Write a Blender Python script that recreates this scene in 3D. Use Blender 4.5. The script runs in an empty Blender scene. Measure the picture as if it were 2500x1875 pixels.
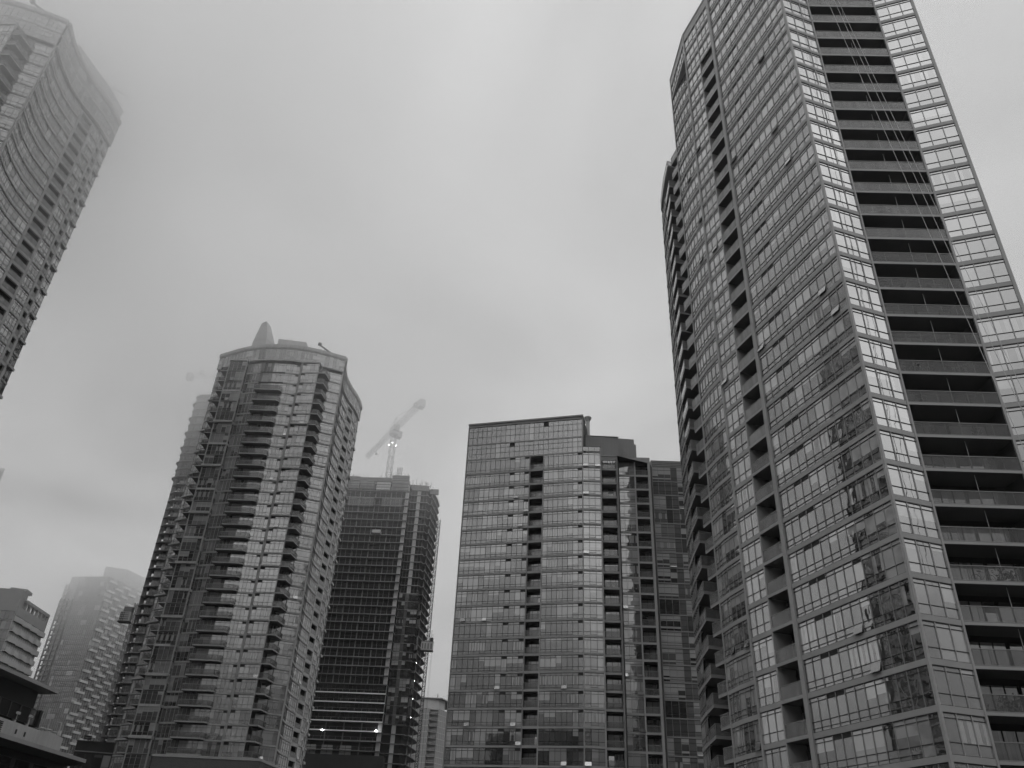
import bpy, math, random
from mathutils import Matrix, Vector
random.seed(7)
S = bpy.context.scene
COL = S.collection
R = math.radians

# ---------------------------------------------------------------- camera
cam_d = bpy.data.cameras.new('camera'); cam = bpy.data.objects.new('camera', cam_d); COL.objects.link(cam)
cam_d.sensor_width = 36.0; cam_d.lens = 36.0 * 2000 / 2500; cam_d.clip_end = 6000; cam_d.clip_start = 0.1
CX = Vector((0.99887764, -0.04736528, 0.0)); CY = Vector((-0.02505229, -0.52832305, -0.84867375)); CU = Vector((0.04019767, 0.84772123, -0.52891669))
# rows are the world axes as the camera sees them, so this matrix carries camera axes into the world
M = Matrix(((CX[0], CX[1], CX[2], 0.0), (CY[0], CY[1], CY[2], 0.0), (CU[0], CU[1], CU[2], 1.6), (0, 0, 0, 1)))
cam.matrix_world = M
S.camera = cam

# ---------------------------------------------------------------- sky, sun, exposure
SUN_EL, SUN_AZ = 52.0, 2.0          # a veiled sun behind the cloud, straight ahead and high
W = bpy.data.worlds.new('World'); S.world = W; W.use_nodes = True
nt = W.node_tree; nt.nodes.clear()
def wn(t, **k):
    n = nt.nodes.new(t)
    for a, b in k.items(): setattr(n, a, b)
    return n
def ln(a, b): nt.links.new(a, b)
sky = wn('ShaderNodeTexSky', sky_type='NISHITA', sun_disc=False, sun_elevation=R(SUN_EL), sun_rotation=R(SUN_AZ), air_density=1.5, dust_density=6.0, ozone_density=1.0)
bw = wn('ShaderNodeRGBToBW'); ln(sky.outputs[0], bw.inputs[0])
soft = wn('ShaderNodeMath', operation='POWER'); soft.inputs[1].default_value = 0.18; ln(bw.outputs[0], soft.inputs[0])
tc = wn('ShaderNodeTexCoord'); sep = wn('ShaderNodeSeparateXYZ'); ln(tc.outputs['Generated'], sep.inputs[0])
zz = wn('ShaderNodeMath', operation='MAXIMUM'); zz.inputs[1].default_value = 0.0; ln(sep.outputs[2], zz.inputs[0])
za = wn('ShaderNodeMath', operation='ADD'); za.inputs[1].default_value = 0.35; ln(zz.outputs[0], za.inputs[0])
dx = wn('ShaderNodeMath', operation='DIVIDE'); ln(sep.outputs[0], dx.inputs[0]); ln(za.outputs[0], dx.inputs[1])
dy = wn('ShaderNodeMath', operation='DIVIDE'); ln(sep.outputs[1], dy.inputs[0]); ln(za.outputs[0], dy.inputs[1])
cmb = wn('ShaderNodeCombineXYZ'); ln(dx.outputs[0], cmb.inputs[0]); ln(dy.outputs[0], cmb.inputs[1])
noi = wn('ShaderNodeTexNoise'); noi.inputs['Scale'].default_value = 2.2; noi.inputs['Detail'].default_value = 6; noi.inputs['Roughness'].default_value = 0.5; noi.inputs['Distortion'].default_value = 0.6
off = wn('ShaderNodeVectorMath', operation='ADD'); off.inputs[1].default_value = (4.3, 2.2, 0.0); ln(cmb.outputs[0], off.inputs[0]); ln(off.outputs[0], noi.inputs['Vector'])
mr = wn('ShaderNodeMapRange'); mr.inputs['From Min'].default_value = 0.3; mr.inputs['From Max'].default_value = 0.7; mr.inputs['To Min'].default_value = 0.65; mr.inputs['To Max'].default_value = 1.35; ln(noi.outputs[0], mr.inputs['Value'])
mul = wn('ShaderNodeMath', operation='MULTIPLY'); ln(soft.outputs[0], mul.inputs[0]); ln(mr.outputs[0], mul.inputs[1])
SKY_GAIN = 3.0
# an overcast sky is darker towards the horizon; put in only outside the view, to darken lower facades
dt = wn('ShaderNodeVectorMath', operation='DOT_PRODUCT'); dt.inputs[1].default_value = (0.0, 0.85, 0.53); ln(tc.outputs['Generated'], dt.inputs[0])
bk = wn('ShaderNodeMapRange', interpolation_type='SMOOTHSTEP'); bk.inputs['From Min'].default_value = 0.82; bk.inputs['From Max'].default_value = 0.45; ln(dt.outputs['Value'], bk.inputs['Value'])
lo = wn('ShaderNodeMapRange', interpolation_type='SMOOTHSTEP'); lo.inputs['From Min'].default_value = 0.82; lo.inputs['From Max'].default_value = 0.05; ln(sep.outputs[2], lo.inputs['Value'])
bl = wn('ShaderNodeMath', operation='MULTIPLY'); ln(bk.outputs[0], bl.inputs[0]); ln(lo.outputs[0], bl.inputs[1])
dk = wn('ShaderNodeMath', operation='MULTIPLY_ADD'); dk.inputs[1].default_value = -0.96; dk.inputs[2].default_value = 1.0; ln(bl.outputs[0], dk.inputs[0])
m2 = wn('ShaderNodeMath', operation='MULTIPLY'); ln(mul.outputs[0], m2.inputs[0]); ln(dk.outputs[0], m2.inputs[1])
# sky brightness added outside the view, to lift facade light and reflections
fill = wn('ShaderNodeMapRange', interpolation_type='SMOOTHSTEP'); fill.inputs['From Min'].default_value = 0.82; fill.inputs['From Max'].default_value = 0.25; fill.inputs['To Min'].default_value = 1.0; fill.inputs['To Max'].default_value = 4.6; ln(dt.outputs['Value'], fill.inputs['Value'])
m3 = wn('ShaderNodeMath', operation='MULTIPLY'); ln(m2.outputs[0], m3.inputs[0]); ln(fill.outputs[0], m3.inputs[1])
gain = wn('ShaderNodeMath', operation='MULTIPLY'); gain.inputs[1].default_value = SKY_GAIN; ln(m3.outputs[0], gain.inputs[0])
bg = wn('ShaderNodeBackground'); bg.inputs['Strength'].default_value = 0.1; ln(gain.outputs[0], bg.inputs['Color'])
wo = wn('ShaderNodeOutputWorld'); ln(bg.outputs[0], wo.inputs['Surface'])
sun_d = bpy.data.lights.new('sun', 'SUN'); sun_d.energy = 0.5; sun_d.angle = R(70); sun_d.color = (1, 1, 1)
sun = bpy.data.objects.new('sun', sun_d); COL.objects.link(sun)
sdir = Vector((math.cos(R(SUN_EL)) * math.sin(R(SUN_AZ)), math.cos(R(SUN_EL)) * math.cos(R(SUN_AZ)), math.sin(R(SUN_EL))))
sun.rotation_euler = sdir.to_track_quat('Z', 'Y').to_euler(); sun.location = (0, 0, 400)
S.view_settings.view_transform = 'Standard'; S.view_settings.look = 'None'; S.view_settings.gamma = 1
S.view_settings.use_curve_mapping = False
S.view_settings.exposure = 0.0
S.render.engine = 'CYCLES'
cy = S.cycles
cy.max_bounces = 8; cy.diffuse_bounces = 2; cy.glossy_bounces = 3; cy.transparent_max_bounces = 8; cy.volume_bounces = 5
cy.use_denoising = True
try: cy.denoiser = 'OPENIMAGEDENOISE'
except Exception: pass
cy.sample_clamp_indirect = 4.0

# ---------------------------------------------------------------- materials
MATS = {}
def newmat(name):
    m = bpy.data.materials.new(name); m.use_nodes = True; m.node_tree.nodes.clear(); MATS[name] = m
    return m, m.node_tree
def plain(name, val, rough=0.6, metal=0.0, var=0.12, scale=0.6, streak=0.0, spec=0.4):
    """matt or painted surface; weathering by noise, rain streaks run down the face"""
    m, t = newmat(name); N, L = t.nodes, t.links
    o = N.new('ShaderNodeOutputMaterial'); b = N.new('ShaderNodeBsdfPrincipled'); L.new(b.outputs[0], o.inputs[0])
    b.inputs['Roughness'].default_value = rough; b.inputs['Metallic'].default_value = metal; b.inputs['Specular IOR Level'].default_value = spec
    c = N.new('ShaderNodeTexCoord'); n = N.new('ShaderNodeTexNoise'); n.inputs['Scale'].default_value = scale; n.inputs['Detail'].default_value = 5
    L.new(c.outputs['Object'], n.inputs['Vector'])
    r = N.new('ShaderNodeMapRange'); r.inputs['From Min'].default_value = 0.25; r.inputs['From Max'].default_value = 0.75
    r.inputs['To Min'].default_value = val * (1 - var); r.inputs['To Max'].default_value = val * (1 + var); L.new(n.outputs[0], r.inputs['Value'])
    last = r.outputs[0]
    if streak:
        mp = N.new('ShaderNodeMapping'); mp.inputs['Scale'].default_value = (2.2, 2.2, 0.09); L.new(c.outputs['Object'], mp.inputs[0])
        n2 = N.new('ShaderNodeTexNoise'); n2.inputs['Scale'].default_value = 1.6; n2.inputs['Detail'].default_value = 4; L.new(mp.outputs[0], n2.inputs['Vector'])
        r2 = N.new('ShaderNodeMapRange'); r2.inputs['From Min'].default_value = 0.3; r2.inputs['From Max'].default_value = 0.65; r2.inputs['To Min'].default_value = 1 - streak; r2.inputs['To Max'].default_value = 1.0
        L.new(n2.outputs[0], r2.inputs['Value'])
        mm = N.new('ShaderNodeMath'); mm.operation = 'MULTIPLY'; L.new(last, mm.inputs[0]); L.new(r2.outputs[0], mm.inputs[1]); last = mm.outputs[0]
    L.new(last, b.inputs['Base Color'])
    return m
def pane_glass(name, ior=2.2, tint=0.8, wav=0.02, blind=0.42, rough=0.02):
    """window pane: mirror-like coat over a room, blinds or curtains; face attributes tone and rnd differ from pane to pane"""
    m, t = newmat(name); N, L = t.nodes, t.links
    def nd(k, **a):
        n = N.new(k)
        for x, y in a.items(): setattr(n, x, y)
        return n
    def ma(op, a, b=None):
        n = nd('ShaderNodeMath', operation=op)
        for i, v in enumerate((a, b)):
            if v is None: continue
            if isinstance(v, (int, float)): n.inputs[i].default_value = v
            else: L.new(v, n.inputs[i])
        return n.outputs[0]
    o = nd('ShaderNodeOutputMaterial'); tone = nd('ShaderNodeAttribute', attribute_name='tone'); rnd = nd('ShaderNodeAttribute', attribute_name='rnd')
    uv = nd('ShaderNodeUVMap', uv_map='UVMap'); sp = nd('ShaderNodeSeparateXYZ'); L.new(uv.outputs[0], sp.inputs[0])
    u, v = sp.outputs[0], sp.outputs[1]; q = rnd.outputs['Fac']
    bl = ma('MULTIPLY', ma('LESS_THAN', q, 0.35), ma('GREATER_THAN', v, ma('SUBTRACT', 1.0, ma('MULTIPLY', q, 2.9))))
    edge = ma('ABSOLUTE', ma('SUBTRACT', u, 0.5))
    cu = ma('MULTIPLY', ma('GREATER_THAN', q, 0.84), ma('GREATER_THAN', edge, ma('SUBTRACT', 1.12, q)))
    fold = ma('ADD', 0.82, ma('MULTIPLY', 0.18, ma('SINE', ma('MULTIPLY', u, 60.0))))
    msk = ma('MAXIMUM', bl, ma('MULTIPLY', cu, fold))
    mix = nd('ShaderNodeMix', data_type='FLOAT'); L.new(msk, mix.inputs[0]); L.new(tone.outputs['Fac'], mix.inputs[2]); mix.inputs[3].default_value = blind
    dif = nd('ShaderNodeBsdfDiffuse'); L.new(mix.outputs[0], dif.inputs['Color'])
    gl = nd('ShaderNodeBsdfGlossy'); gl.inputs['Roughness'].default_value = rough; gl.inputs['Color'].default_value = (tint, tint, tint, 1)
    fr = nd('ShaderNodeFresnel'); fr.inputs['IOR'].default_value = ior
    tcx = nd('ShaderNodeTexCoord'); nz = nd('ShaderNodeTexNoise'); nz.inputs['Scale'].default_value = 0.9; nz.inputs['Detail'].default_value = 1.5; L.new(tcx.outputs['Object'], nz.inputs['Vector'])
    bp = nd('ShaderNodeBump'); bp.inputs['Strength'].default_value = 1.0; bp.inputs['Distance'].default_value = wav; L.new(nz.outputs[0], bp.inputs['Height'])
    L.new(bp.outputs[0], gl.inputs['Normal'])
    ms = nd('ShaderNodeMixShader'); L.new(fr.outputs[0], ms.inputs[0]); L.new(dif.outputs[0], ms.inputs[1]); L.new(gl.outputs[0], ms.inputs[2]); L.new(ms.outputs[0], o.inputs[0])
    return m
def rail_glass(name, clear=0.5, val=0.3):
    m, t = newmat(name); N, L = t.nodes, t.links
    o = N.new('ShaderNodeOutputMaterial'); tr = N.new('ShaderNodeBsdfTransparent'); b = N.new('ShaderNodeBsdfPrincipled')
    b.inputs['Roughness'].default_value = 0.12
    c = N.new('ShaderNodeTexCoord'); mp = N.new('ShaderNodeMapping'); mp.inputs['Scale'].default_value = (1.3, 1.3, 0.3); L.new(c.outputs['Object'], mp.inputs[0])
    n = N.new('ShaderNodeTexNoise'); n.inputs['Scale'].default_value = 1.1; n.inputs['Detail'].default_value = 3; L.new(mp.outputs[0], n.inputs['Vector'])
    r = N.new('ShaderNodeMapRange'); r.inputs['From Min'].default_value = 0.3; r.inputs['From Max'].default_value = 0.7; r.inputs['To Min'].default_value = val * 0.7; r.inputs['To Max'].default_value = val * 1.25
    L.new(n.outputs[0], r.inputs['Value']); L.new(r.outputs[0], b.inputs['Base Color'])
    ms = N.new('ShaderNodeMixShader'); ms.inputs[0].default_value = clear; L.new(b.outputs[0], ms.inputs[1]); L.new(tr.outputs[0], ms.inputs[2]); L.new(ms.outputs[0], o.inputs[0])
    return m
def emit(name, s):
    m, t = newmat(name); N, L = t.nodes, t.links
    o = N.new('ShaderNodeOutputMaterial'); e = N.new('ShaderNodeEmission'); e.inputs[1].default_value = s; L.new(e.outputs[0], o.inputs[0])
def brick(name, val):
    m, t = newmat(name); N, L = t.nodes, t.links
    o = N.new('ShaderNodeOutputMaterial'); b = N.new('ShaderNodeBsdfPrincipled'); L.new(b.outputs[0], o.inputs[0]); b.inputs['Roughness'].default_value = 0.85
    c = N.new('ShaderNodeTexCoord'); mp = N.new('ShaderNodeMapping'); mp.inputs['Rotation'].default_value = (R(90), 0, 0); L.new(c.outputs['Object'], mp.inputs[0])
    k = N.new('ShaderNodeTexBrick'); k.inputs['Scale'].default_value = 1.0; k.inputs['Brick Width'].default_value = 0.5; k.inputs['Row Height'].default_value = 0.16; k.inputs['Mortar Size'].default_value = 0.014
    for i, f in (('Color1', 1.0), ('Color2', 0.75), ('Mortar', 1.7)): k.inputs[i].default_value = (val * f, val * f, val * f, 1)
    L.new(mp.outputs[0], k.inputs['Vector']); L.new(k.outputs[0], b.inputs['Base Color'])
plain('frame_dark', 0.022, 0.45, spec=0.3)
plain('frame_mid', 0.22, 0.45)
plain('frame_light', 0.36, 0.5, var=0.08)
plain('spandrel', 0.30, 0.45, var=0.10, scale=0.35)
plain('spandrel_light', 0.42, 0.5, var=0.10, scale=0.4, streak=0.15)
plain('louver', 0.02, 0.7)
plain('concrete', 0.27, 0.8, var=0.18, scale=0.5, streak=0.3)
plain('concrete_raw', 0.20, 0.9, var=0.3, scale=0.35, streak=0.4)
plain('concrete_pale', 0.48, 0.85, var=0.12, scale=0.4, streak=0.2)
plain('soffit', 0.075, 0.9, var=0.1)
plain('core', 0.04, 0.9)
plain('dark_panel', 0.022, 0.7, var=0.2)
plain('panel_grey', 0.26, 0.6, var=0.06, scale=0.12, streak=0.10)
plain('panel_pale', 0.42, 0.6, var=0.06, scale=0.2)
plain('white_panel', 0.42, 0.6, var=0.08, scale=0.3, streak=0.15)
plain('white_band', 0.85, 0.5, var=0.05)
plain('steel', 0.18, 0.45, metal=0.5)
plain('steel_pale', 0.42, 0.5, metal=0.2)
plain('asphalt', 0.05, 0.9, var=0.25, scale=2.0)
plain('plank', 0.20, 0.8, var=0.25, scale=3.0)
plain('leaf', 0.05, 0.7, var=0.4, scale=6.0)
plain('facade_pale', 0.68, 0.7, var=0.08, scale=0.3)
brick('brick', 0.075)
pane_glass('glass_near', ior=4.3, tint=0.95, wav=0.006)
pane_glass('glass_mid', ior=3.5, tint=0.92, wav=0.005)
pane_glass('glass_tall', ior=3.4, tint=0.9, wav=0.005)
pane_glass('glass_far', ior=2.4, tint=0.7, wav=0.004)
pane_glass('glass_dim', ior=1.45, tint=0.7, wav=0.004, blind=0.12)
rail_glass('rail_glass', 0.45, 0.22)
rail_glass('rail_dim', 0.62, 0.14)
rail_glass('rail_frost', 0.12, 0.26)
rail_glass('net', 0.5, 0.06)
emit('lamp_glow', 40.0)
emit('sign_letters', 0.35)

# ---------------------------------------------------------------- mesh builder
class MB:
    def __init__(s): s.v = []; s.f = []; s.m = []; s.t = []; s.q = []; s.uv = {}; s.mats = []
    def mi(s, name):
        if name not in s.mats: s.mats.append(name)
        return s.mats.index(name)
    def face(s, idx, mat, tone=0.1, rnd=0.5, uv=None):
        if uv: s.uv[len(s.f)] = uv
        s.f.append(idx); s.m.append(s.mi(mat)); s.t.append(tone); s.q.append(rnd)
    def quad(s, a, b, c, d, mat, tone=0.1, rnd=0.5, uv=None):
        i = len(s.v); s.v += [a, b, c, d]; s.face((i, i+1, i+2, i+3), mat, tone, rnd, uv)
    def hexa(s, p, mat, skip=()):
        i = len(s.v); s.v += p
        for k, f in enumerate(((0, 3, 2, 1), (4, 5, 6, 7), (0, 1, 5, 4), (1, 2, 6, 5), (2, 3, 7, 6), (3, 0, 4, 7))):
            if k not in skip: s.face(tuple(i + j for j in f), mat)
    def bx(s, o, u, n, a0, a1, b0, b1, z0, z1, mat):
        """box in a facade's own frame: a along the face, b outward"""
        P = lambda a, b, z: (o[0] + u[0]*a + n[0]*b, o[1] + u[1]*a + n[1]*b, z)
        s.hexa([P(a0, b1, z0), P(a1, b1, z0), P(a1, b0, z0), P(a0, b0, z0), P(a0, b1, z1), P(a1, b1, z1), P(a1, b0, z1), P(a0, b0, z1)], mat)
    def box(s, x0, x1, y0, y1, z0, z1, mat): s.bx((0, 0), (1, 0), (0, -1), x0, x1, -y1, -y0, z0, z1, mat)
    def prism(s, poly, z0, z1, mat, mat_bottom=None):
        a = sum(poly[i][0]*poly[(i+1) % len(poly)][1] - poly[(i+1) % len(poly)][0]*poly[i][1] for i in range(len(poly)))
        if a < 0: poly = poly[::-1]
        n = len(poly); i = len(s.v)
        s.v += [(x, y, z0) for x, y in poly] + [(x, y, z1) for x, y in poly]
        for k in range(n): s.face((i+k, i+(k+1) % n, i+n+(k+1) % n, i+n+k), mat)
        s.face(tuple(i+n+k for k in range(n)), mat); s.face(tuple(i+n-1-k for k in range(n)), mat_bottom or mat)
    def bar(s, a, b, r, mat, k=4):
        a, b = Vector(a), Vector(b); d = (b - a)
        if d.length < 1e-6: return
        d.normalize(); h = Vector((0, 0, 1)) if abs(d.z) < 0.9 else Vector((1, 0, 0))
        x = d.cross(h).normalized(); y = d.cross(x)
        i = len(s.v)
        for p in (a, b):
            for j in range(k):
                w = 2*math.pi*(j + 0.5)/k; s.v.append(tuple(p + x*(r*math.cos(w)) + y*(r*math.sin(w))))
        for j in range(k): s.face((i+j, i+k+j, i+k+(j+1) % k, i+(j+1) % k), mat)
        s.face(tuple(i+j for j in range(k)), mat); s.face(tuple(i+2*k-1-j for j in range(k)), mat)
    def lathe(s, c, prof, mat, k=20):
        i = len(s.v)
        for r, z in prof:
            for j in range(k): s.v.append((c[0] + r*math.cos(2*math.pi*j/k), c[1] + r*math.sin(2*math.pi*j/k), c[2] + z))
        for h in range(len(prof)-1):
            for j in range(k): s.face((i+h*k+j, i+h*k+(j+1) % k, i+(h+1)*k+(j+1) % k, i+(h+1)*k+j), mat)
        s.face(tuple(i+(len(prof)-1)*k+j for j in range(k)), mat); s.face(tuple(i+k-1-j for j in range(k)), mat)
    def add(s, o):
        b = len(s.v); s.v += o.v
        for j, f in enumerate(o.f):
            s.face(tuple(x+b for x in f), o.mats[o.m[j]], o.t[j], o.q[j], o.uv.get(j))
    def build(s, name, parent=None):
        me = bpy.data.meshes.new(name); me.from_pydata(s.v, [], s.f)
        for n in s.mats: me.materials.append(MATS[n])
        me.polygons.foreach_set('material_index', s.m)
        if s.uv:
            for an, dat in (('tone', s.t), ('rnd', s.q)):
                me.attributes.new(an, 'FLOAT', 'FACE').data.foreach_set('value', dat)
            ul = me.uv_layers.new(name='UVMap')
            for p in me.polygons:
                w = s.uv.get(p.index)
                if w:
                    for li, c in zip(p.loop_indices, w): ul.data[li].uv = c
        me.update()
        o = bpy.data.objects.new(name, me); COL.objects.link(o)
        if parent: o.parent = parent
        return o
def thing(name, label, cat, loc=(0, 0, 0), group=None):
    o = bpy.data.objects.new(name, None); COL.objects.link(o); o.empty_display_size = 0.5
    o['label'] = label; o['category'] = cat
    if group: o['group'] = group
    return o
def tag(o, label, cat, group=None):
    o['label'] = label; o['category'] = cat
    if group: o['group'] = group
    return o
def struct(o): o['kind'] = 'structure'; return o
def stuff(o): o['kind'] = 'stuff'; return o
def frame(p0, p1):
    dx, dy = p1[0]-p0[0], p1[1]-p0[1]; l = math.hypot(dx, dy); u = (dx/l, dy/l)
    return u, (u[1], -u[0]), l
UV4 = [(0, 0), (1, 0), (1, 1), (0, 1)]

def glazing(gl, P, a0, a1, b, z0, z1, mat, tone, rnd, tilt=0.0025):
    t = random.uniform(-tilt, tilt) * (a1-a0); w = random.uniform(-tilt, tilt) * (z1-z0)
    gl.quad(P(a0, b+t, z0), P(a1, b-t, z0), P(a1, b-t+w, z1), P(a0, b+t+w, z1), mat, tone, rnd, UV4)
def window(p0, p1, z0, z1, n, rows, mat, vert='frame_mid', horiz='frame_dark', mw=0.06, tw=0.045, prot=0.025, set_=0.03, tones=(0.02, 0.14), pale=0.2,
           louv=(), solid=(), dbl=(), open_=0.03, ends=True, rndset=None):
    """one storey of glazing along p0-p1: frame mesh and pane mesh. rows: heights of the transoms above z0."""
    u, nn, l = frame(p0, p1); fr, gl = MB(), MB()
    P = lambda a, b, z: (p0[0] + u[0]*a + nn[0]*b, p0[1] + u[1]*a + nn[1]*b, z)
    w = l/n; hs = [0.0] + list(rows) + [z1-z0]
    run = 0; tone = 0.05; rnd = 0.5
    for i in range(n):
        a0, a1 = i*w, (i+1)*w
        if i or ends: fr.bx(p0, u, nn, a0-mw/2 if i else a0, a0+mw/2, -set_-0.02, prot, z0, z1, vert)
        if i == n-1 and ends: fr.bx(p0, u, nn, a1-mw/2, a1, -set_-0.02, prot, z0, z1, vert)
        if run <= 0:
            run = random.choice((1, 1, 2, 3)); tone = random.uniform(*tones); rnd = random.random() if rndset is None else rndset()
            if random.random() < pale: tone = random.uniform(0.2, 0.4)
        run -= 1
        for k in range(len(hs)-1):
            b0, b1 = z0+hs[k], z0+hs[k+1]
            if b1 - b0 < 0.03: continue
            if i in louv and k == len(hs)-2:
                fr.bx(p0, u, nn, a0+mw/2, a1-mw/2, -set_-0.05, -set_+0.01, b0, b1, 'louver'); continue
            tt = 0.13 if i in solid else tone * random.uniform(0.92, 1.08)
            rr = 0.5 if i in solid else (rnd if k == max(range(len(hs)-1), key=lambda q: hs[q+1]-hs[q]) else (0.5 if rnd > 0.3 or k == 0 else 0.34))
            if open_ and k == 0 and i not in solid and random.random() < open_ and b1-b0 > 0.3:
                fr.bx(p0, u, nn, a0+mw/2, a1-mw/2, -set_-0.10, -set_-0.06, b0, b1, 'louver')
                gl.quad(P(a0+.04, .22, b0), P(a1-.04, .22, b0), P(a1-.04, 0, b1), P(a0+.04, 0, b1), mat, tt, 0.5, UV4)
                fr.bar(P(a0+.04, .23, b0), P(a1-.04, .23, b0), .025, horiz)
                continue
            glazing(gl, P, a0+.01, a1-.01, -set_, b0, b1, mat, tt, rr)
            if i in dbl and k == 0 and b1-b0 > 0.5:
                fr.bx(p0, u, nn, a0+mw/2, a1-mw/2, -set_, prot*.5, b0+(b1-b0)*.36-.02, b0+(b1-b0)*.36+.025, horiz)
    for h in rows:
        fr.bx(p0, u, nn, 0, l, -set_, prot*.7, z0+h-tw/2, z0+h+tw/2, horiz)
    fr.bx(p0, u, nn, 0, l, -set_, prot*.5, z0-.01, z0+tw*.8, horiz); fr.bx(p0, u, nn, 0, l, -set_, prot*.5, z1-tw*.8, z1+.01, horiz)
    return fr, gl

class Tower:
    """collects a building's windows and balconies, then links the 100 nearest to the camera of each as parts of their own"""
    def __init__(s, root): s.root = root; s.win = []; s.bal = []; s.wall = MB(); s.extra = []
    def w(s, *a, **k):
        fr, gl = window(*a, **k); p0, p1, z0 = a[0], a[1], a[2]
        c = ((p0[0]+p1[0])/2, (p0[1]+p1[1])/2, z0)
        s.win.append((area_seen(p0, p1, z0, a[3]), fr, gl))
    def band(s, p0, p1, z0, z1, mat='spandrel', out=0.02, inn=0.3, ext=0.0):
        u, n, l = frame(p0, p1); s.wall.bx(p0, u, n, -ext, l+ext, -inn, out, z0, z1, mat)
    def b(s, slab, rail, c): s.bal.append((-math.dist(c, (0, 0, 1.6)), slab, rail))
    def done(s, seen=lambda z: True):
        if s.wall.f: s.wall.build('wall', s.root)
        for lst, nm, sub in ((s.win, 'window', 'glazing'), (s.bal, 'balcony', 'railing')):
            lst.sort(key=lambda q: -q[0])
            for _, a, b in lst[:100]:
                o = a.build(nm, s.root)
                if b and b.f: b.build(sub, o)
            rest = lst[100:]
            if rest:
                A, B = MB(), MB()
                for _, a, b in rest:
                    A.add(a)
                    if b: B.add(b)
                o = stuff(A.build(nm, s.root))
                if B.f: stuff(B.build(sub, o))
def pix(p):
    d = Vector(p) - Vector((0, 0, 1.6)); c = M.to_3x3().transposed() @ d
    if c.z > -0.1: return None
    return 1250 - 2000*c.x/c.z, 937.5 + 2000*c.y/c.z
def area_seen(p0, p1, z0, z1):
    q = [pix((x, y, z)) for (x, y), z in ((p0, z0), (p1, z0), (p1, z1), (p0, z1))]
    if None in q: return 0
    cxx, cyy = sum(a for a, b in q)/4, sum(b for a, b in q)/4
    ar = abs(sum(q[i][0]*q[(i+1) % 4][1] - q[(i+1) % 4][0]*q[i][1] for i in range(4)))/2
    return ar if -60 < cxx < 2560 and -60 < cyy < 1940 else ar*1e-4
def along(p, d, l): return (p[0] + l*math.cos(R(d)), p[1] + l*math.sin(R(d)))
def rail_run(rb, pts, z, h, glass='rail_glass', top='frame_mid', post=0.0, low=0.06):
    """balustrade along pts standing at z: panes, top rail, bottom rail, posts"""
    for a, b in zip(pts, pts[1:]):
        u, n, l = frame(a, b)
        rb.bx(a, u, n, 0, l, -.012, .0, z+low, z+h-.03, glass)
        rb.bx(a, u, n, -.02, l+.02, -.035, .025, z+h-.03, z+h+.03, top)
        rb.bx(a, u, n, -.02, l+.02, -.03, .02, z+low-.03, z+low+.02, top)
        k = max(1, round(l/1.25))
        for i in range(k+1): rb.bx(a, u, n, i*l/k-.02, i*l/k+.02, -.04, -.014, z, z+h, top)
# ================================================================ setting
g = MB(); g.quad((-880, -880, 0), (880, -880, 0), (880, 880, 0), (-880, 880, 0), 'asphalt'); struct(g.build('ground'))
g = MB(); g.box(-14, 14, -60, 118, 0, 0.14, 'concrete'); struct(g.build('pavement'))

# ================================================================ near tower with the glass corner
ND = (28.0, 54.0, 35.7)
t = thing('apartment_tower', 'tallest glass apartment tower with deep dark balconies between two three-pane glass strips', 'apartment tower')
T = Tower(t)
C0 = (27.90, 54.03); C1 = along(C0, 17.6, 3.68); C2 = (38.77, 54.88); C3 = along(C2, -20.5, 3.75)
LD = 107.4
P3 = along(C0, LD, 12.7); P3b = along(C0, LD, 13.2); P4 = along(C0, LD, 16.2); P5 = along(C0, LD, 19.45)
P6 = (22.75, 75.15); P7 = (21.73, 80.34); Pm = (22.10, 77.8)
L0 = (22.0, 90.5); L1 = (22.46, 95.4)
inw = lambda p, d, l: along(p, d, l)
IN = LD - 90.0                      # inward across the long face
F0, FH = 35.716, 2.9; TOPZ = 106.9
chain = [P7, Pm, P6, P5, P4, inw(P4, IN, 1.7), inw(P3b, IN, 1.7), P3b, P3, C0, C1, (C1[0]+.25, C1[1]+2.3), (C2[0]-.35, C2[1]+2.3), C2, C3]
def inset(ch, d):
    out = []
    for i, p in enumerate(ch):
        nx = ny = 0
        for a, b in ((i-1, i), (i, i+1)):
            if a < 0 or b >= len(ch): continue
            u, n, l = frame(ch[a], ch[b]); nx += n[0]; ny += n[1]
        k = math.hypot(nx, ny) or 1
        out.append((p[0]-nx/k*d, p[1]-ny/k*d))
    return out
core = inset(chain, 0.32)
T.wall.prism([(26.0, 82.0)] + core + [(50, 66), (46, 86), (30, 88)], 0, TOPZ-0.4, 'core')
T.wall.prism([(25, 101)] + [(L1[0]+.3, L1[1]), (L0[0]+.3, L0[1]+.1), (27, 90.6), (32, 90), (32, 101)], 0, 95.0, 'core')
zb = lambda k: F0 + FH*k
far_rows = (0.72,)
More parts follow.
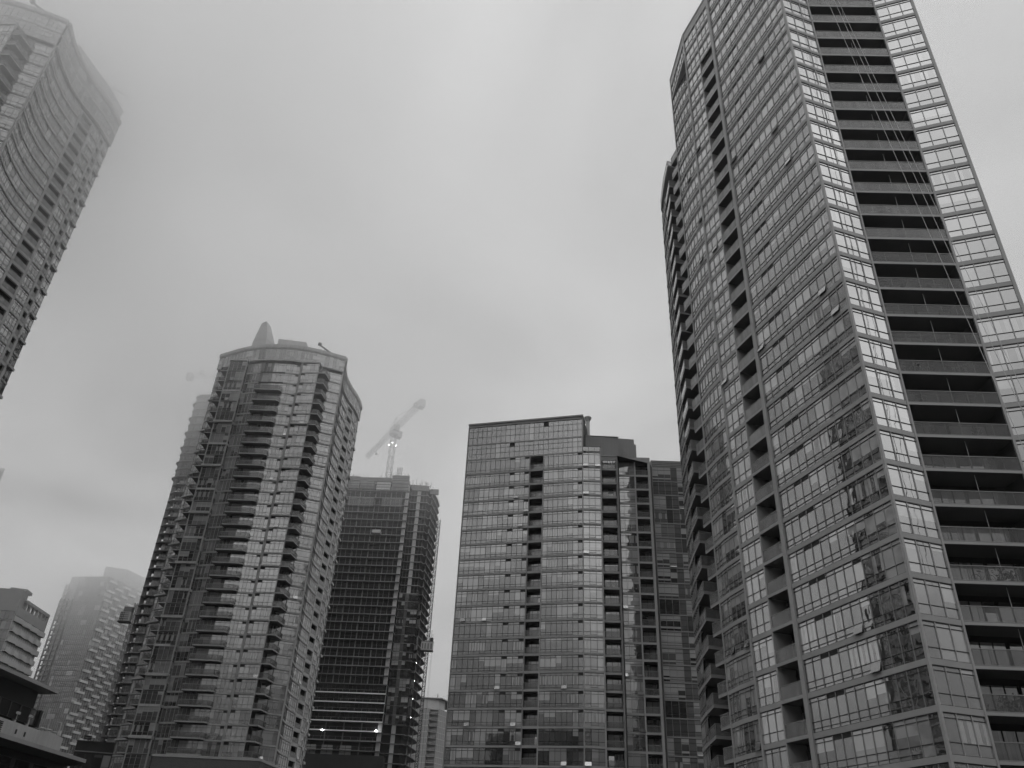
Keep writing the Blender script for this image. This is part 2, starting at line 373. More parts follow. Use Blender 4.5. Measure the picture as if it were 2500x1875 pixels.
for k in range(-12, 25):
    z = zb(k); bt = z + 0.40; zt = z + FH - 0.05
    top = k == 24
    if k < 24:
        hh = zt - bt
        for a, b, gm in ((C0, C1, 'glass_near'), (C2, C3, 'glass_mid')):
            T.w(a, b, bt, zt, 3, (0.72, hh-0.30), gm, vert='spandrel', mw=.07, tones=(.08, .2), pale=.3, open_=.0, prot=.03)
        T.w(P3, C0, bt, zt, 12, (0.74, hh-0.30), 'glass_near', vert='frame_mid', mw=.06, tones=(.01, .06) if k < 4 else (.03, .12), pale=.10, louv=(2, 3), solid=(2, 3), dbl=(0, 1, 2, 3, 4, 5, 6, 7, 8, 9), open_=.025)
        T.w(P5, P4, bt, zt, 3, (0.74, hh-0.30), 'glass_near', vert='frame_mid', mw=.07, tones=(.06, .2), pale=.3)
        if k == 23: T.w(P7, P5, bt, zt, 8, (0.74, hh-0.30), 'glass_near', tones=(.05, .2)); T.band(P7, P5, z, z+.40, 'spandrel', out=.035); T.wall.prism([P7, P5, P6], z-.02, z+.1, 'spandrel')
        T.w(P7, Pm, bt, zt, 3, (0.74, hh-0.30), 'glass_near', tones=(.05, .2), dbl=(0, 1, 2)); T.w(Pm, P6, bt, zt, 3, (0.74, hh-0.30), 'glass_near', tones=(.05, .2), dbl=(0, 1, 2))
    for a, b in ((C0, C1), (C2, C3), (P3, C0), (P5, P4)) + (((P7, Pm), (Pm, P6), (P6, P5)) if k < 24 else ((P7, P5), (P4, P3b), (C1, C2))):
        hi = z + 0.40 if k < 24 else TOPZ
        T.band(a, b, z, hi, 'spandrel', out=.035)
        T.band(a, b, z-.05, z, 'frame_dark', out=-.01)
    if k < 24:
        # loggia between the pier and the three-pane bay, glazed on the top storeys
        if k > 20: T.w(P4, P3b, bt, zt, 3, (0.74, hh-0.30), 'glass_near', tones=(.05, .15)); T.band(P4, P3b, z, z+.40, 'spandrel', out=.035); T.band(P4, P3b, z-.05, z, 'frame_dark', out=-.01)
        s, r = MB(), MB()
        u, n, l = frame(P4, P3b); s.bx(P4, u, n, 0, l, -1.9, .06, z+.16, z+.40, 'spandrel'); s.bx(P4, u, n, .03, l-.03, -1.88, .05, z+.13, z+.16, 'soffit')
        rail_run(r, [along(P4, -IN, .0), P3b], z+.40, 1.08, 'rail_frost' if k > 0 else 'rail_glass', 'frame_mid', low=.02)
        if k <= 20: T.b(s, r, (P4[0], P4[1], z))
        if k <= 20: T.w(inw(P4, IN, 1.7), inw(P3b, IN, 1.7), bt, zt-.3, 3, (), 'glass_mid', tones=(.02, .06), pale=.25)
        # deep balcony between the two glass strips
        s, r = MB(), MB()
        a, b = (C1[0]+.06, C1[1]), (C2[0]-.06, C2[1]); u, n, l = frame(a, b)
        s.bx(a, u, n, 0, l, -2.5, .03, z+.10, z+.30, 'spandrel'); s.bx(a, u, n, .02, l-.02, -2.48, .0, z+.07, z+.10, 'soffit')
        s.bar((a[0]+u[0]*l*.53-n[0]*.45, a[1]+u[1]*l*.53-n[1]*.45, z+.3), (a[0]+u[0]*l*.53-n[0]*.45, a[1]+u[1]*l*.53-n[1]*.45, z+FH+.08), .022, 'steel_pale')
        rail_run(r, [a, b], z+.30, 1.12, 'rail_dim' if k < 6 else 'rail_glass', 'frame_mid', low=.05)
        T.b(s, r, (34, 55, z))
        bb = (C1[0]+.25, C1[1]+2.3), (C2[0]-.35, C2[1]+2.3)
        T.w(bb[0], (bb[0][0]+3.7, bb[0][1]-.05), z+.30, z+2.55, 4, (), 'glass_mid', vert='frame_dark', tones=(.05, .15), pale=.6, rndset=lambda: random.choice((.1, .3, .5, .9)))
        T.w((bb[0][0]+3.9, bb[0][1]-.05), bb[1], z+.30, z+2.55, 3, (), 'glass_mid', vert='frame_dark', tones=(.04, .12), pale=.4, rndset=lambda: random.choice((.3, .5, .5, .9)))
    # balconies in the inner corner at the far end of the long side
    if z < 93.5:
        s, r = MB(), MB(); e = (21.28, 82.35)
        s.prism([P7, e, (25.0, 84.0), (25.5, 81.0)], z+.10, z+.40, 'spandrel', 'soffit')
        rail_run(r, [(24.5, 83.7), e, P7], z+.40, 1.05, 'rail_frost' if k > 2 else 'rail_glass', low=.0)
        T.b(s, r, (22, 82, z))
        s, r = MB(), MB(); q0 = (21.75, 86.4)
        s.prism([q0, (25.6, 87.2), (25.6, 90.6), (22.0, 90.5)], z+.05, z+.40, 'spandrel', 'soffit')
        rail_run(r, [(22.0, 90.4), q0, (25.5, 87.2)], z+.40, 1.05, 'rail_frost' if k > 2 else 'rail_glass', low=.0)
        T.b(s, r, (22.5, 88, z))
        T.w((25.3, 90.4), (26.9, 90.6), bt, zt, 2, (), 'glass_mid', tones=(.02, .08))
        T.w(L1, L0, bt, zt, 5, (0.72, zt-bt-.3), 'glass_near', tones=(.03, .12), dbl=(1, 2, 3)); T.band(L1, L0, z, z+.4, 'spandrel', out=.07)
for p, w in ((along(P3, LD, -.02), .54),):
    u, n, l = frame(P3b, P3); T.wall.bx(P3b, u, n, 0, l, -.4, .14, 0, TOPZ, 'spandrel')
for p, q in ((C0, P3), (C1, C0), (C2, C3)):
    u, n, l = frame(p, q)
u, n, l = frame(P3, C0); T.wall.bx(C0, u, n, -.16, .06, -.16, .05, 0, TOPZ, 'spandrel')
u, n, l = frame(C0, C1); T.wall.bx(C1, u, n, -.13, .05, -.25, .08, 0, TOPZ, 'spandrel')
u, n, l = frame(C2, C3); T.wall.bx(C2, u, n, -.05, .13, -.25, .08, 0, TOPZ, 'spandrel'); T.wall.bx(C3, u, n, -.14, .12, -.3, .1, 0, TOPZ, 'spandrel')
u, n, l = frame(P5, P4); T.wall.bx(P5, u, n, -.12, .14, -.3, .10, 0, TOPZ, 'spandrel'); T.wall.bx(P4, u, n, -.1, .06, -1.8, .05, 0, TOPZ, 'spandrel')
u, n, l = frame(P7, Pm); T.wall.bx(P7, u, n, -.06, .12, -.3, .08, 0, TOPZ, 'spandrel')
T.wall.lathe((23.7, 82.7, 0), [(.34, 0), (.34, 94)], 'concrete', 14)
rf = MB(); rf.prism([(26.0, 82.0)] + inset([P7, P5, C0, C1, C2, C3], -.12) + [(50, 66), (46, 86), (30, 88)], TOPZ-.02, TOPZ+.22, 'spandrel'); rf.build('roof', t)
rf = MB(); rf.prism([(25, 101), (L1[0]-.1, L1[1]), (L0[0]-.1, L0[1]-.1), (21.7, 86.3), (25.6, 87.1), (32, 90), (32, 101)], 95.0, 95.35, 'spandrel'); o = rf.build('roof', t)
rr = MB(); rail_run(rr, [(22.3, 95), (21.85, 90.3), (21.75, 86.5), (25.5, 87.2)], 95.35, 1.0, 'rail_dim'); rr.build('railing', o)
T.done()

# ropes of a window cleaning rig hanging in front of the deep balconies
for (xa, ya, za), (xb, yb, zb_) in (((31.8, 54.0, 86), (36.9, 50.6, 24)), ((32.9, 54.1, 86), (38.6, 50.2, 24)), ((32.4, 53.9, 86), (37.6, 50.0, 24))):
    m = MB(); m.bar((xa, ya, za+14), (xb, yb, zb_), .022, 'steel_pale', 5)
    tag(m.build('rope'), 'thin pale rope hanging slantwise in front of the deep dark balconies', 'rope', 'ropes in front of the deep balconies')

# ================================================================ mid-height slab block behind
t = thing('apartment_block', 'flat-topped mid-height glass apartment block with round chimney and one dark balcony column', 'apartment block')
T = Tower(t)
A = (-8.01, 142.23); ux = math.cos(R(-15.2)), math.sin(R(-15.2))
al = lambda l: (A[0]+ux[0]*l, A[1]+ux[1]*l)
B1, B2, CC = al(12.55), al(15.2), (13.79, 136.3)
D = (17.10, 136.18); D2 = (17.32, 137.0); E2 = (20.15, 136.77); G0 = (20.69, 139.25); G1 = (23.85, 138.97); H0 = (24.0, 139.0); H1 = (26.75, 138.84); K0 = (27.38, 140.95); K1 = (37.0, 140.72)
MF, MH = 69.106, 2.816
inn = (0.26, 0.965)
def back(p, l): return (p[0]+inn[0]*l, p[1]+inn[1]*l)
ch1 = [A, B1, back(B1, 1.7), back(B2, 1.7), B2, CC, D, D2, back(D2, 1.8), back(E2, 1.8), E2, G0, G1, H0, back(H0, 1.8), back(H1, 1.8), H1, K0, K1]
T.wall.prism([(-5.5, 158)] + inset(ch1, .28) + [(40, 158)], 0, 72.0, 'core')
T.wall.prism([(-7.3, 146)] + inset([A, CC], .28) + [(15.0, 140.3), (15.0, 146)], 71.9, 79.7, 'core')
for k in range(-24, 1):
    z = MF + MH*k; bt = z+.30; zt = z+MH-.04; 
    if k == 0: zt = 72.25
    hh = zt-bt
    kw = dict(mat='glass_mid', vert='frame_dark', mw=.055, tw=.05, tones=(.02, .10), pale=.2)
    T.w(A, B1, bt, zt, 13, (.62, hh-.42), louv=(9, 12), dbl=(5, 6, 7, 8, 9, 10, 11, 12), open_=.025, **kw)
    T.w(B2, CC, bt, zt, 8, (.62, hh-.42), louv=(7,), solid=(7,), dbl=(0, 1, 2, 3, 4, 5), open_=.025, **kw)
    for a, b in ((A, B1), (B2, CC)): T.band(a, b, z, z+.30, 'spandrel', out=.03); T.band(a, b, z-.09, z, 'frame_dark', out=-.02)
    T.w(CC, D, bt, zt if k else 72.2, 3, (.62, hh-.42), dbl=(1,), open_=.05, mat='glass_near', vert='frame_dark', mw=.055, tw=.05, tones=(.1, .2), pale=.5)
    T.band(CC, D, z, z+.34, 'spandrel_light' if 0 else 'spandrel', out=.05)
    s, r = MB(), MB(); u, n, l = frame(B1, B2)
    s.bx(B1, u, n, .04, l-.04, -1.8, .06, z-.05, z+.30, 'spandrel'); s.bx(B1, u, n, .06, l-.06, -1.75, .0, z-.09, z-.05, 'soffit'); rail_run(r, [B1, B2], z+.30, 1.0, 'rail_dim', 'frame_mid')
    T.b(s, r, (B1[0], B1[1], z))
    T.w(back(B1, 1.62), back(B2, 1.62), bt, zt-.5, 3, (1.5,), mat='glass_mid', vert='frame_dark', tones=(.15, .3), pale=.6)
    for a, b in ((D2, E2), (H0, H1)):
        s, r = MB(), MB(); u, n, l = frame(a, b)
        s.bx(a, u, n, 0, l, -1.9, .05, z-.04, z+.28, 'spandrel'); s.bx(a, u, n, .02, l-.02, -1.9, .0, z-.08, z-.04, 'soffit'); rail_run(r, [a, b], z+.28, 1.0, 'rail_dim', 'frame_mid')
        T.b(s, r, (a[0], a[1], z))
        T.w(back(a, 1.72), back(b, 1.72), bt, zt-.3, 3, (), mat='glass_mid', vert='frame_dark', tones=(.02, .1), pale=.35)
    T.w(G0, G1, bt, zt if k < 0 else 72.0, 3, (.6, hh-.42), dbl=(1,), mat='glass_mid', vert='frame_mid', tones=(.04, .2), pale=.35, open_=.05)
    T.band(G0, G1, z-.05, z+.30, 'spandrel', out=.05); T.band((H1[0]-.45, H1[1]+.03), H1, 0 if k == -24 else z, z+MH, 'spandrel', out=.04)
    T.w(K0, K1, bt-.1, zt, 8, (.35, .75, hh-.55), mat='glass_far', vert='frame_mid', tones=(.02, .16), pale=.3, solid=(3,), open_=.03)
    T.band(K0, K1, z-.02, z+.2, 'frame_mid', out=.06)
# two tall floors and the blank glass screen above
for z0, z1, rows in ((72.30, 75.5, (1.1, 2.2)), (75.55, 79.55, (1.48, 2.77))):
    T.w(A, CC, z0+.12, z1-.03, 24, rows, 'glass_mid', vert='frame_dark', mw=.05, tw=.05, tones=(.07, .13), pale=.06, open_=0, rndset=lambda: .5, louv=(9,) if z0 < 73 else (16,))
    T.band(A, CC, z0-.09, z0+.12, 'spandrel', out=.03)
for p, q, w in ((A, CC, .12), (B1, B2, .1)):
    u, n, l = frame(p, q); T.wall.bx(p, u, n, -.1, .1, -.3, .08, 0, 79.6 if q is CC else 72.2, 'frame_mid'); T.wall.bx(q, u, n, -.12, .08, -.3, .1, 0, 79.6 if q is CC else 72.2, 'spandrel')
for p, h in ((D, 73.2), (G0, 72.9), (G1, 72.9), (E2, 72.2), (K0, 73.4)):
    T.wall.box(p[0]-.12, p[0]+.14, p[1]-.12, p[1]+.6, 0, h, 'spandrel')
# parapets of the stepped wing
T.w(CC, D, 72.55, 73.5, 3, (), 'glass_mid', vert='frame_dark', tones=(.08, .12), open_=0, rndset=lambda: .5)
T.band((D2[0], D2[1]), E2, 71.95, 72.2, 'spandrel', out=.05); T.band(G0, G1, 72.1, 72.98, 'spandrel', out=.03); T.band(H0, H1, 72.0, 73.07, 'spandrel', out=.05); T.band(K0, K1, 72.2, 73.6, 'panel_grey', out=.02)
for z in (72.4, 72.75, 73.1, 73.55): T.band(K0, K1, z, z+.05, 'frame_dark', out=.07)
o = MB(); u, n, l = frame(A, CC)
o.bx(A, u, n, -.15, l+.15, -3, .22, 80.0, 80.30, 'spandrel'); o.bx(A, u, n, -.05, l+.05, -.4, .05, 79.58, 80.0, 'frame_mid'); o.bx(A, u, n, -.1, l+.1, -.4, .15, 79.45, 79.58, 'spandrel')
o.build('cornice', t)
o = MB(); o.prism([(14.25, 139.2), (20.95, 139.3), (20.95, 150), (14.25, 150)], 71.9, 77.4, 'panel_grey'); o.bx((14.2, 139.2), (1, 0), (0, -1), -.05, 6.85, -.1, .06, 77.4, 77.5, 'spandrel'); pent = o.build('penthouse', t)
o = MB(); o.prism([(21.05, 141.1), (24.35, 141.3), (24.35, 150), (21.05, 150)], 71.9, 78.2, 'panel_grey'); o.prism([(24.36, 141.5), (24.75, 141.5), (24.75, 150), (24.36, 150)], 71.9, 77.2, 'panel_grey'); o.build('penthouse', t)
o = MB(); o.lathe((15.35, 141.2, 77.4), [(.38, 0), (.38, 4.2), (.46, 4.4), (.72, 5.0), (.72, 5.15)], 'steel_pale', 18); o.lathe((15.35, 141.2, 77.4), [(.70, 5.16), (.70, 5.18)], 'louver', 18)
o.lathe((14.5, 141.0, 77.4), [(.16, 0), (.16, 1.3), (.34, 1.6), (.34, 1.9)], 'steel', 12); o.bar((14.4, 141, 80.2), (15.1, 141.1, 79.6), .05, 'steel'); o.bar((14.4, 141, 79.2), (15.1, 141.1, 80.3), .05, 'steel')
o.build('chimney', t)
o = MB(); o.lathe((18.2, 140.2, 77.4), [(.2, 0), (.2, .25), (.02, .4)], 'steel', 12); o.build('roof_vent', t)
T.done()
# ================================================================ twin towers with the S-shaped side
def arc_pts(ps, step=1.1):
    out = []
    for i in range(len(ps)-1):
        p0, p1, p2, p3 = ps[max(0, i-1)], ps[i], ps[i+1], ps[min(len(ps)-1, i+2)]
        n = max(1, round(math.dist(p1, p2)/step))
        for j in range(n):
            s = j/n
            out.append(tuple(.5*((2*p1[c]) + (-p0[c]+p2[c])*s + (2*p0[c]-5*p1[c]+4*p2[c]-p3[c])*s*s + (-p0[c]+3*p1[c]-3*p2[c]+p3[c])*s**3) for c in (0, 1)))
    return out + [ps[-1]]
ARC = [(-74.5, 175.9), (-65.96, 171.6), (-59.1, 170.2), (-51.4, 170.7), (-42.49, 174.24)]
SID = [(-42.5, 174.3), (-43.49, 178.45), (-43.74, 181.1), (-43.86, 183.35), (-43.61, 186.0), (-43.26, 188.5), (-42.37, 192.5), (-42.07, 195.0), (-41.98, 197.2), (-41.98, 199.0)]
def curved_tower(label, off, zs, zr, ledges, crest_dz):
    t = thing('apartment_tower', label, 'apartment tower'); T = Tower(t)
    ox, oy = off; q = lambda p: (p[0]+ox, p[1]+oy)
    arc = [q(p) for p in arc_pts(ARC, .6)]
    def ax(x):
        x += ox
        for a, b in zip(arc, arc[1:]):
            if a[0] <= x <= b[0]: return (x, a[1] + (b[1]-a[1])*(x-a[0])/(b[0]-a[0]))
        return arc[-1] if x > arc[-1][0] else arc[0]
    sd = [q(p) for p in SID]
    BL0, BL1 = q((-69.68, 170.29)), q((-65.38, 170.02)); BR0, BR1 = q((-51.59, 169.7)), q((-47.45, 169.5))
    RW0, RW1 = q((-45.5, 172.95)), q((-42.55, 174.15))
    fh = 2.876
    front = [ax(-74.5), ax(-72.5), ax(-71.45), q((-71.35, 174.6)), q((-69.8, 173.9)), (BL0[0]+.1, BL0[1]+.15), (BL1[0], BL1[1]+.15), ax(-65.3), ax(-62), ax(-59), ax(-55.5), ax(-52.3), (BR0[0], BR0[1]+.15), (BR1[0], BR1[1]+.15), q((-47.4, 172.4)), (RW0[0], RW0[1]+.1), RW1]
    i5 = [q((-45.0, 188.7)), q((-44.0, 192.6))]
    side = sd[:6] + i5 + [sd[6], sd[7], q((-43.6, 195.2)), q((-43.5, 197.1))] + sd[8:]
    T.wall.prism(inset(front, .28) + inset(side, .28) + [q((-46, 203)), q((-72, 203)), q((-78, 190))], 0, zs, 'core')
    nfl = int((zs-3)/fh)
    for j in range(0, nfl+1):
        z = zs-.65-fh*j if j else zs-.65; bt = z+.32; zt = z+fh-.04 if j else zs-.05
        if j == 0: continue
        if j == 1: zt = min(zt, zs-.1)
        hh = zt-bt; K = dict(mat='glass_tall', tones=(.03, .16), pale=.22)
        low = z < 45
        led = ledges.get(j, '')
        T.w(ax(-74.5), ax(-73.0), bt, zt, 2, (.8, hh-.5), vert='frame_dark', **K); T.w(ax(-73.0), ax(-71.5), bt, zt, 2, (.8, hh-.5), vert='frame_dark', **K)
        T.band(ax(-74.5), ax(-71.45), z+.1, bt, 'spandrel_light')
        if led: T.band(ax(-75.1), ax(-71.45), z+.05, bt+.05, 'spandrel_light', out=.55)
        # left box bay
        T.w(BL0, BL1, bt-.1, zt, 4, (.9, hh-.45), vert='frame_light', horiz='frame_mid', mw=.06, dbl=(2,), mat='glass_far', tones=(.02, .14), pale=.2, open_=.04)
        T.w(BL1, ax(-65.3), bt-.1, zt, 1, (.9, hh-.45), vert='frame_light', horiz='frame_mid', mw=.06, mat='glass_far')
        if led == 'light': T.band(BL0, BL1, z-.05, bt+.1, 'concrete_pale', out=.1, ext=.08); T.band(BL1, ax(-65.3), z-.05, bt+.1, 'concrete_pale', out=.1)
        elif led: T.band(BL0, BL1, z-.1, bt+.1, 'spandrel_light', out=.6, inn=.7, ext=.1)
        else: T.band(BL0, BL1, z+.12, bt-.08, 'frame_mid', out=.05)
        T.band(ax(-65.35), ax(-61.7), z, bt, 'spandrel_light', out=.06); T.band(ax(-55.6), ax(-52.3), z, bt, 'spandrel_light', out=.06)
        T.w(ax(-65.2), ax(-61.8), bt, zt, 4, (.7, hh-.5), solid=(3,), vert='frame_light' if 1 else '', horiz='frame_mid', **K)
        T.w(ax(-61.8), ax(-58.6), bt, zt, 4, (hh-.5,), vert='frame_mid', mat='glass_far', tones=(.02, .14), pale=.3, solid=(0,), open_=0); T.w(ax(-58.6), ax(-55.5), bt, zt, 3, (hh-.5,), vert='frame_mid', mat='glass_near', tones=(.1, .25), pale=.5, open_=0)
        T.w(ax(-55.5), ax(-52.3), bt, zt, 4, (.7, hh-.45), solid=(1,), louv=(3,), vert='frame_mid', mat='glass_near', tones=(.1, .3), pale=.5)
        # right box bay
        T.w(BR0, BR1, bt, zt, 4, (.7, hh-.5), louv=(0,), vert='frame_mid', mat='glass_near', tones=(.08, .2), pale=.3)
        T.band(BR0, BR1, z, bt, 'spandrel' if led != 'dark' else 'spandrel_light', out=.05 if led != 'dark' else .5, inn=.6)
        # right hand windows beside the corner
        T.w(RW0, RW1, bt, zt, 3, (.75, hh-.5), vert='frame_mid', horiz='frame_dark', mat='glass_near' if not low else 'glass_mid', tones=(.08, .2), pale=.3)
        T.band(RW0, RW1, z, bt, 'spandrel' if not low else 'spandrel_light', out=.05)
        # S-shaped side
        for a, b, n in ((0, 1, 4), (1, 2, 2), (2, 3, 2), (3, 4, 2), (4, 5, 2), (6, 7, 3), (8, 9, 2)):
            T.w(sd[a], sd[b], bt, zt, n, (.75, hh-.5), vert='frame_mid', horiz='frame_dark', mw=.06, mat='glass_mid', tones=(.04, .14), pale=.2, solid=(1,) if a == 3 else (), open_=.02)
            T.band(sd[a], sd[b], z, bt, 'spandrel_light', out=.16)
        for a, b, ia, ib in ((5, 6, i5[0], i5[1]), (7, 8, q((-43.6, 195.2)), q((-43.5, 197.1)))):
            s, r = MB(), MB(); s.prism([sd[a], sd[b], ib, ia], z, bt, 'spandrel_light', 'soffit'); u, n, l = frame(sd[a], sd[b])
            s.bx(sd[a], u, n, -.02, .55, -.3, .04, bt, zt, 'spandrel_light'); s.bx(sd[b], u, n, -.55, .02, -.3, .04, bt, zt, 'spandrel_light'); s.bx(sd[a], u, n, 0, l, -.3, .05, zt-.35, zt+.02, 'spandrel_light')
            rail_run(r, [(sd[a][0], sd[a][1]), sd[b]], bt, 1.0, 'rail_frost' if not low else 'rail_glass', 'frame_mid'); T.b(s, r, (sd[a][0], sd[a][1], z))
            T.w(ia, ib, bt, zt-.3, 2, (), mat='glass_mid', tones=(.02, .06))
        if led: T.band(sd[8], sd[9], z, bt+.15, 'spandrel_light', out=.4)
        # balconies: left corner, middle, right
        s, r = MB(), MB(); pl = [q((-71.55, 170.63)), q((-69.7, 170.5)), q((-69.8, 173.9)), q((-71.4, 174.3))]
        s.prism(pl, z+.14, bt-.02, 'spandrel_light', 'soffit'); rail_run(r, [q((-71.4, 173.5)), pl[0], pl[1]], bt-.02, 1.05, 'rail_dim', 'frame_mid'); T.b(s, r, (pl[0][0], pl[0][1], z))
        T.w(q((-71.3, 174.4)), q((-69.85, 173.8)), bt, zt, 1, (), mat='glass_mid', tones=(.02, .1))
        if 2 < j:
            s, r = MB(), MB(); pl = [q(p) for p in ((-61.75, 170.4), (-61.72, 169.0), (-61.5, 168.9), (-56.0, 168.75), (-55.5, 169.1), (-55.3, 169.7), (-55.4, 170.4))]
            s.prism(pl, z+.12, bt, 'spandrel_light', 'soffit'); rail_run(r, pl, bt, 1.05, 'rail_dim', 'frame_light'); T.b(s, r, (pl[2][0], pl[2][1], z))
        s, r = MB(), MB(); pl = [q(p) for p in ((-47.42, 169.5), (-45.67, 169.5), (-45.1, 173.0), (-47.42, 172.4))]
        s.prism(pl, z+.10, bt, 'spandrel_light', 'soffit'); rail_run(r, pl[:3], bt, 1.05, 'rail_dim' if low else 'rail_glass', 'frame_mid'); T.b(s, r, (pl[1][0], pl[1][1], z))
        T.w(q((-47.3, 172.3)), q((-45.6, 172.85)), bt, zt, 2, (), mat='glass_mid', tones=(.02, .1))
    W_ = T.wall; zt0 = zs-.45
    for p, q2, c, w in ((BL0, BL1, 'frame_light', .2), (BR0, BR1, 'frame_light', .14)):
        u, n, l = frame(p, q2)
        for e in (p, q2): W_.bx(e, u, n, -w/2, w/2, -.2, .12, 0, zt0, c)
        W_.bx(p, u, n, -.1, l+.1, -3.4, .14, zt0, zt0+.3, 'spandrel_light')
    u, n, l = frame(RW0, RW1); W_.bx(RW1, u, n, -.1, .22, -.5, .12, 0, zs, 'spandrel_light')
    W_.bx(ax(-52.2), (1, 0), (0, -1), -.1, .5, -.3, .1, 0, zs, 'spandrel_light')
    # crown: two storeys that overhang all round, pale rim
    cr = Tower(t)
    ov = inset(arc, -.35); sv = inset(sd, -.3)
    W2 = MB(); W2.prism(inset(arc, .0) + inset(sd, .02)[1:] + [q((-46, 203)), q((-72, 203)), q((-78, 190))], zs, zr-.6, 'core', 'soffit')
    for ch, st in ((ov, 3), (sv, 1)):
        idx = list(range(0, len(ch)-1, st)) + [len(ch)-1]
        for a, b in zip(idx, idx[1:]):
            p, e = ch[a], ch[b]
            rows = [(zs+.32, zs+.32+(zr-1.5-zs-.32)/2), (zs+.62+(zr-1.5-zs-.32)/2, zr-1.2)] if zr-zs > 5 else [(zs+.32, zr-1.2)]
            for z0, z1 in rows:
                nn = max(1, round(math.dist(p, e)/.95))
                T.w(p, e, z0, z1, nn, ((z1-z0)*.36, (z1-z0)*.75), 'glass_mid', vert='frame_mid', horiz='frame_mid', tones=(.1, .16), pale=.25, solid=random.choice(((), (0,), (0, 1))), open_=0)
                u, n, l = frame(p, e); W2.bx(p, u, n, -.02, l+.02, -.5, .04, z0-.32, z0, 'spandrel_light')
            u, n, l = frame(p, e)
            W2.bx(p, u, n, -.02, l+.02, -.5, .25, zr-.9, zr, 'concrete_pale'); W2.bx(p, u, n, -.02, l+.02, -.5, .12, zr-1.2, zr-.9, 'spandrel_light')
    W2.prism(arc + [sd[2], sd[5], sd[-1], q((-46, 203)), q((-72, 203)), q((-78, 190))], zr-.62, zr-.5, 'concrete')
    W2.build('crown', t)
    # curved crest and plant room on the roof
    d = crest_dz; c = MB()
    lv = [(114.5, -68.7, -64.2, -61.8), (119.0, -68.5, -64.3, -62.1), (122.0, -68.15, -64.5, -62.9), (124.6, -67.7, -64.9, -63.9), (126.4, -67.35, -65.3, -64.6), (127.6, -67.1, -65.6, -64.95)]
    for (za, la, fa, ra), (zb2, lb, fb, rb) in zip(lv, lv[1:]):
        P4_ = lambda z, l, f, r: [q((l, 177.7)) + (z+d,), q((f, 176.6)) + (z+d,), q((r, 179.3)) + (z+d,), q(((l+r)/2, 184)) + (z+d,)]
        c.hexa(P4_(za, la, fa, ra) + P4_(zb2, lb, fb, rb), 'concrete_pale')
        for s0, s1 in ((0, 1), (1, 2)):
            a, b = P4_(zb2-.1, lb, fb, rb)[s0], P4_(zb2-.1, lb, fb, rb)[s1]; c.bar((a[0], a[1]-.02, a[2]), (b[0], b[1]-.02, b[2]), .05, 'spandrel')
    c.build('roof_crest', t)
    c = MB(); c.prism([q((-62.4, 179.6)), q((-55.2, 180.6)), q((-55.0, 188)), q((-62.4, 188))], zr-.6, 124.2+d, 'concrete_pale'); c.prism([q((-62.4, 179.5)), q((-55.1, 180.5)), q((-55.1, 181)), q((-62.4, 181))], 122.4+d, 122.55+d, 'spandrel')
    for x, h in ((-60.5, 1.0), (-59.6, 1.4), (-59.2, .8)): c.bar(q((x, 181)) + (124.2+d,), q((x, 181)) + (124.2+d+h,), .06, 'steel')
    c.build('penthouse', t)
    c = MB(); a = q((-48.6, 172.6)); c.lathe((a[0], a[1], zr), [(.25, 0), (.25, .9)], 'steel', 10); c.bar((a[0]-.4, a[1]-1.2, zr+1.7), (a[0]+2.6, a[1]+1, zr+.5), .22, 'steel', 8); c.lathe((a[0]-.3, a[1]-1.2, zr+1.35), [(.1, 0), (.5, .2), (.5, .7), (.1, .9)], 'steel', 12); c.build('roof_davit', t)
    c = MB(); a = q((-70.2, 175.0)); c.lathe((a[0], a[1], zr), [(.25, 0), (.25, .7), (.5, .8), (.5, 1.4), (.2, 1.6)], 'steel', 12); c.build('roof_vent', t)
    T.done(); return t
led = {}
for j in range(1, 45): led[j] = {3: 'light', 6: 'dark', 8: 'light', 10: 'dark', 12: 'light', 14: 'dark'}.get(j, ('light', '', 'dark', '')[j % 4] if j > 14 else '')
led = {j: (v if j <= 14 else ('light' if j % 4 == 0 else 'dark' if j % 4 == 2 else '')) for j, v in led.items()}
curved_tower('curved glass apartment tower with pointed roof crest and stacked balconies, between two unfinished towers', (0, 0), 111.1, 115.7, led, 0.0)
L = curved_tower('tallest curved glass tower, its S-shaped side fading into the fog at the frame edge', (-47.9, -73.0), 135.9, 143.6, led, 27.9)
c = MB(); c.prism([(-95.5, 112.0), (-94.0, 118.9), (-93.0, 123.1), (-92.6, 129.5), (-98, 131), (-112, 120)], 142.9, 151.4, 'panel_pale')
for z in (145.5, 148.2, 150.9): c.prism([(-95.4, 111.9), (-93.9, 118.9), (-92.9, 123.1), (-92.5, 129.6), (-98, 131)], z, z+.15, 'spandrel')
c.build('penthouse', L)
m = MB(); m.bar((-93.3, 124.0, 151.3), (-93.3, 124.0, 152.6), .12, 'steel'); m.bar((-93.4, 123.9, 152.4), (-90.5, 126.0, 152.3), .13, 'steel', 6); m.bar((-93.3, 124.0, 153.2), (-91.6, 125.2, 152.4), .06, 'steel'); m.build('roof_davit', L)
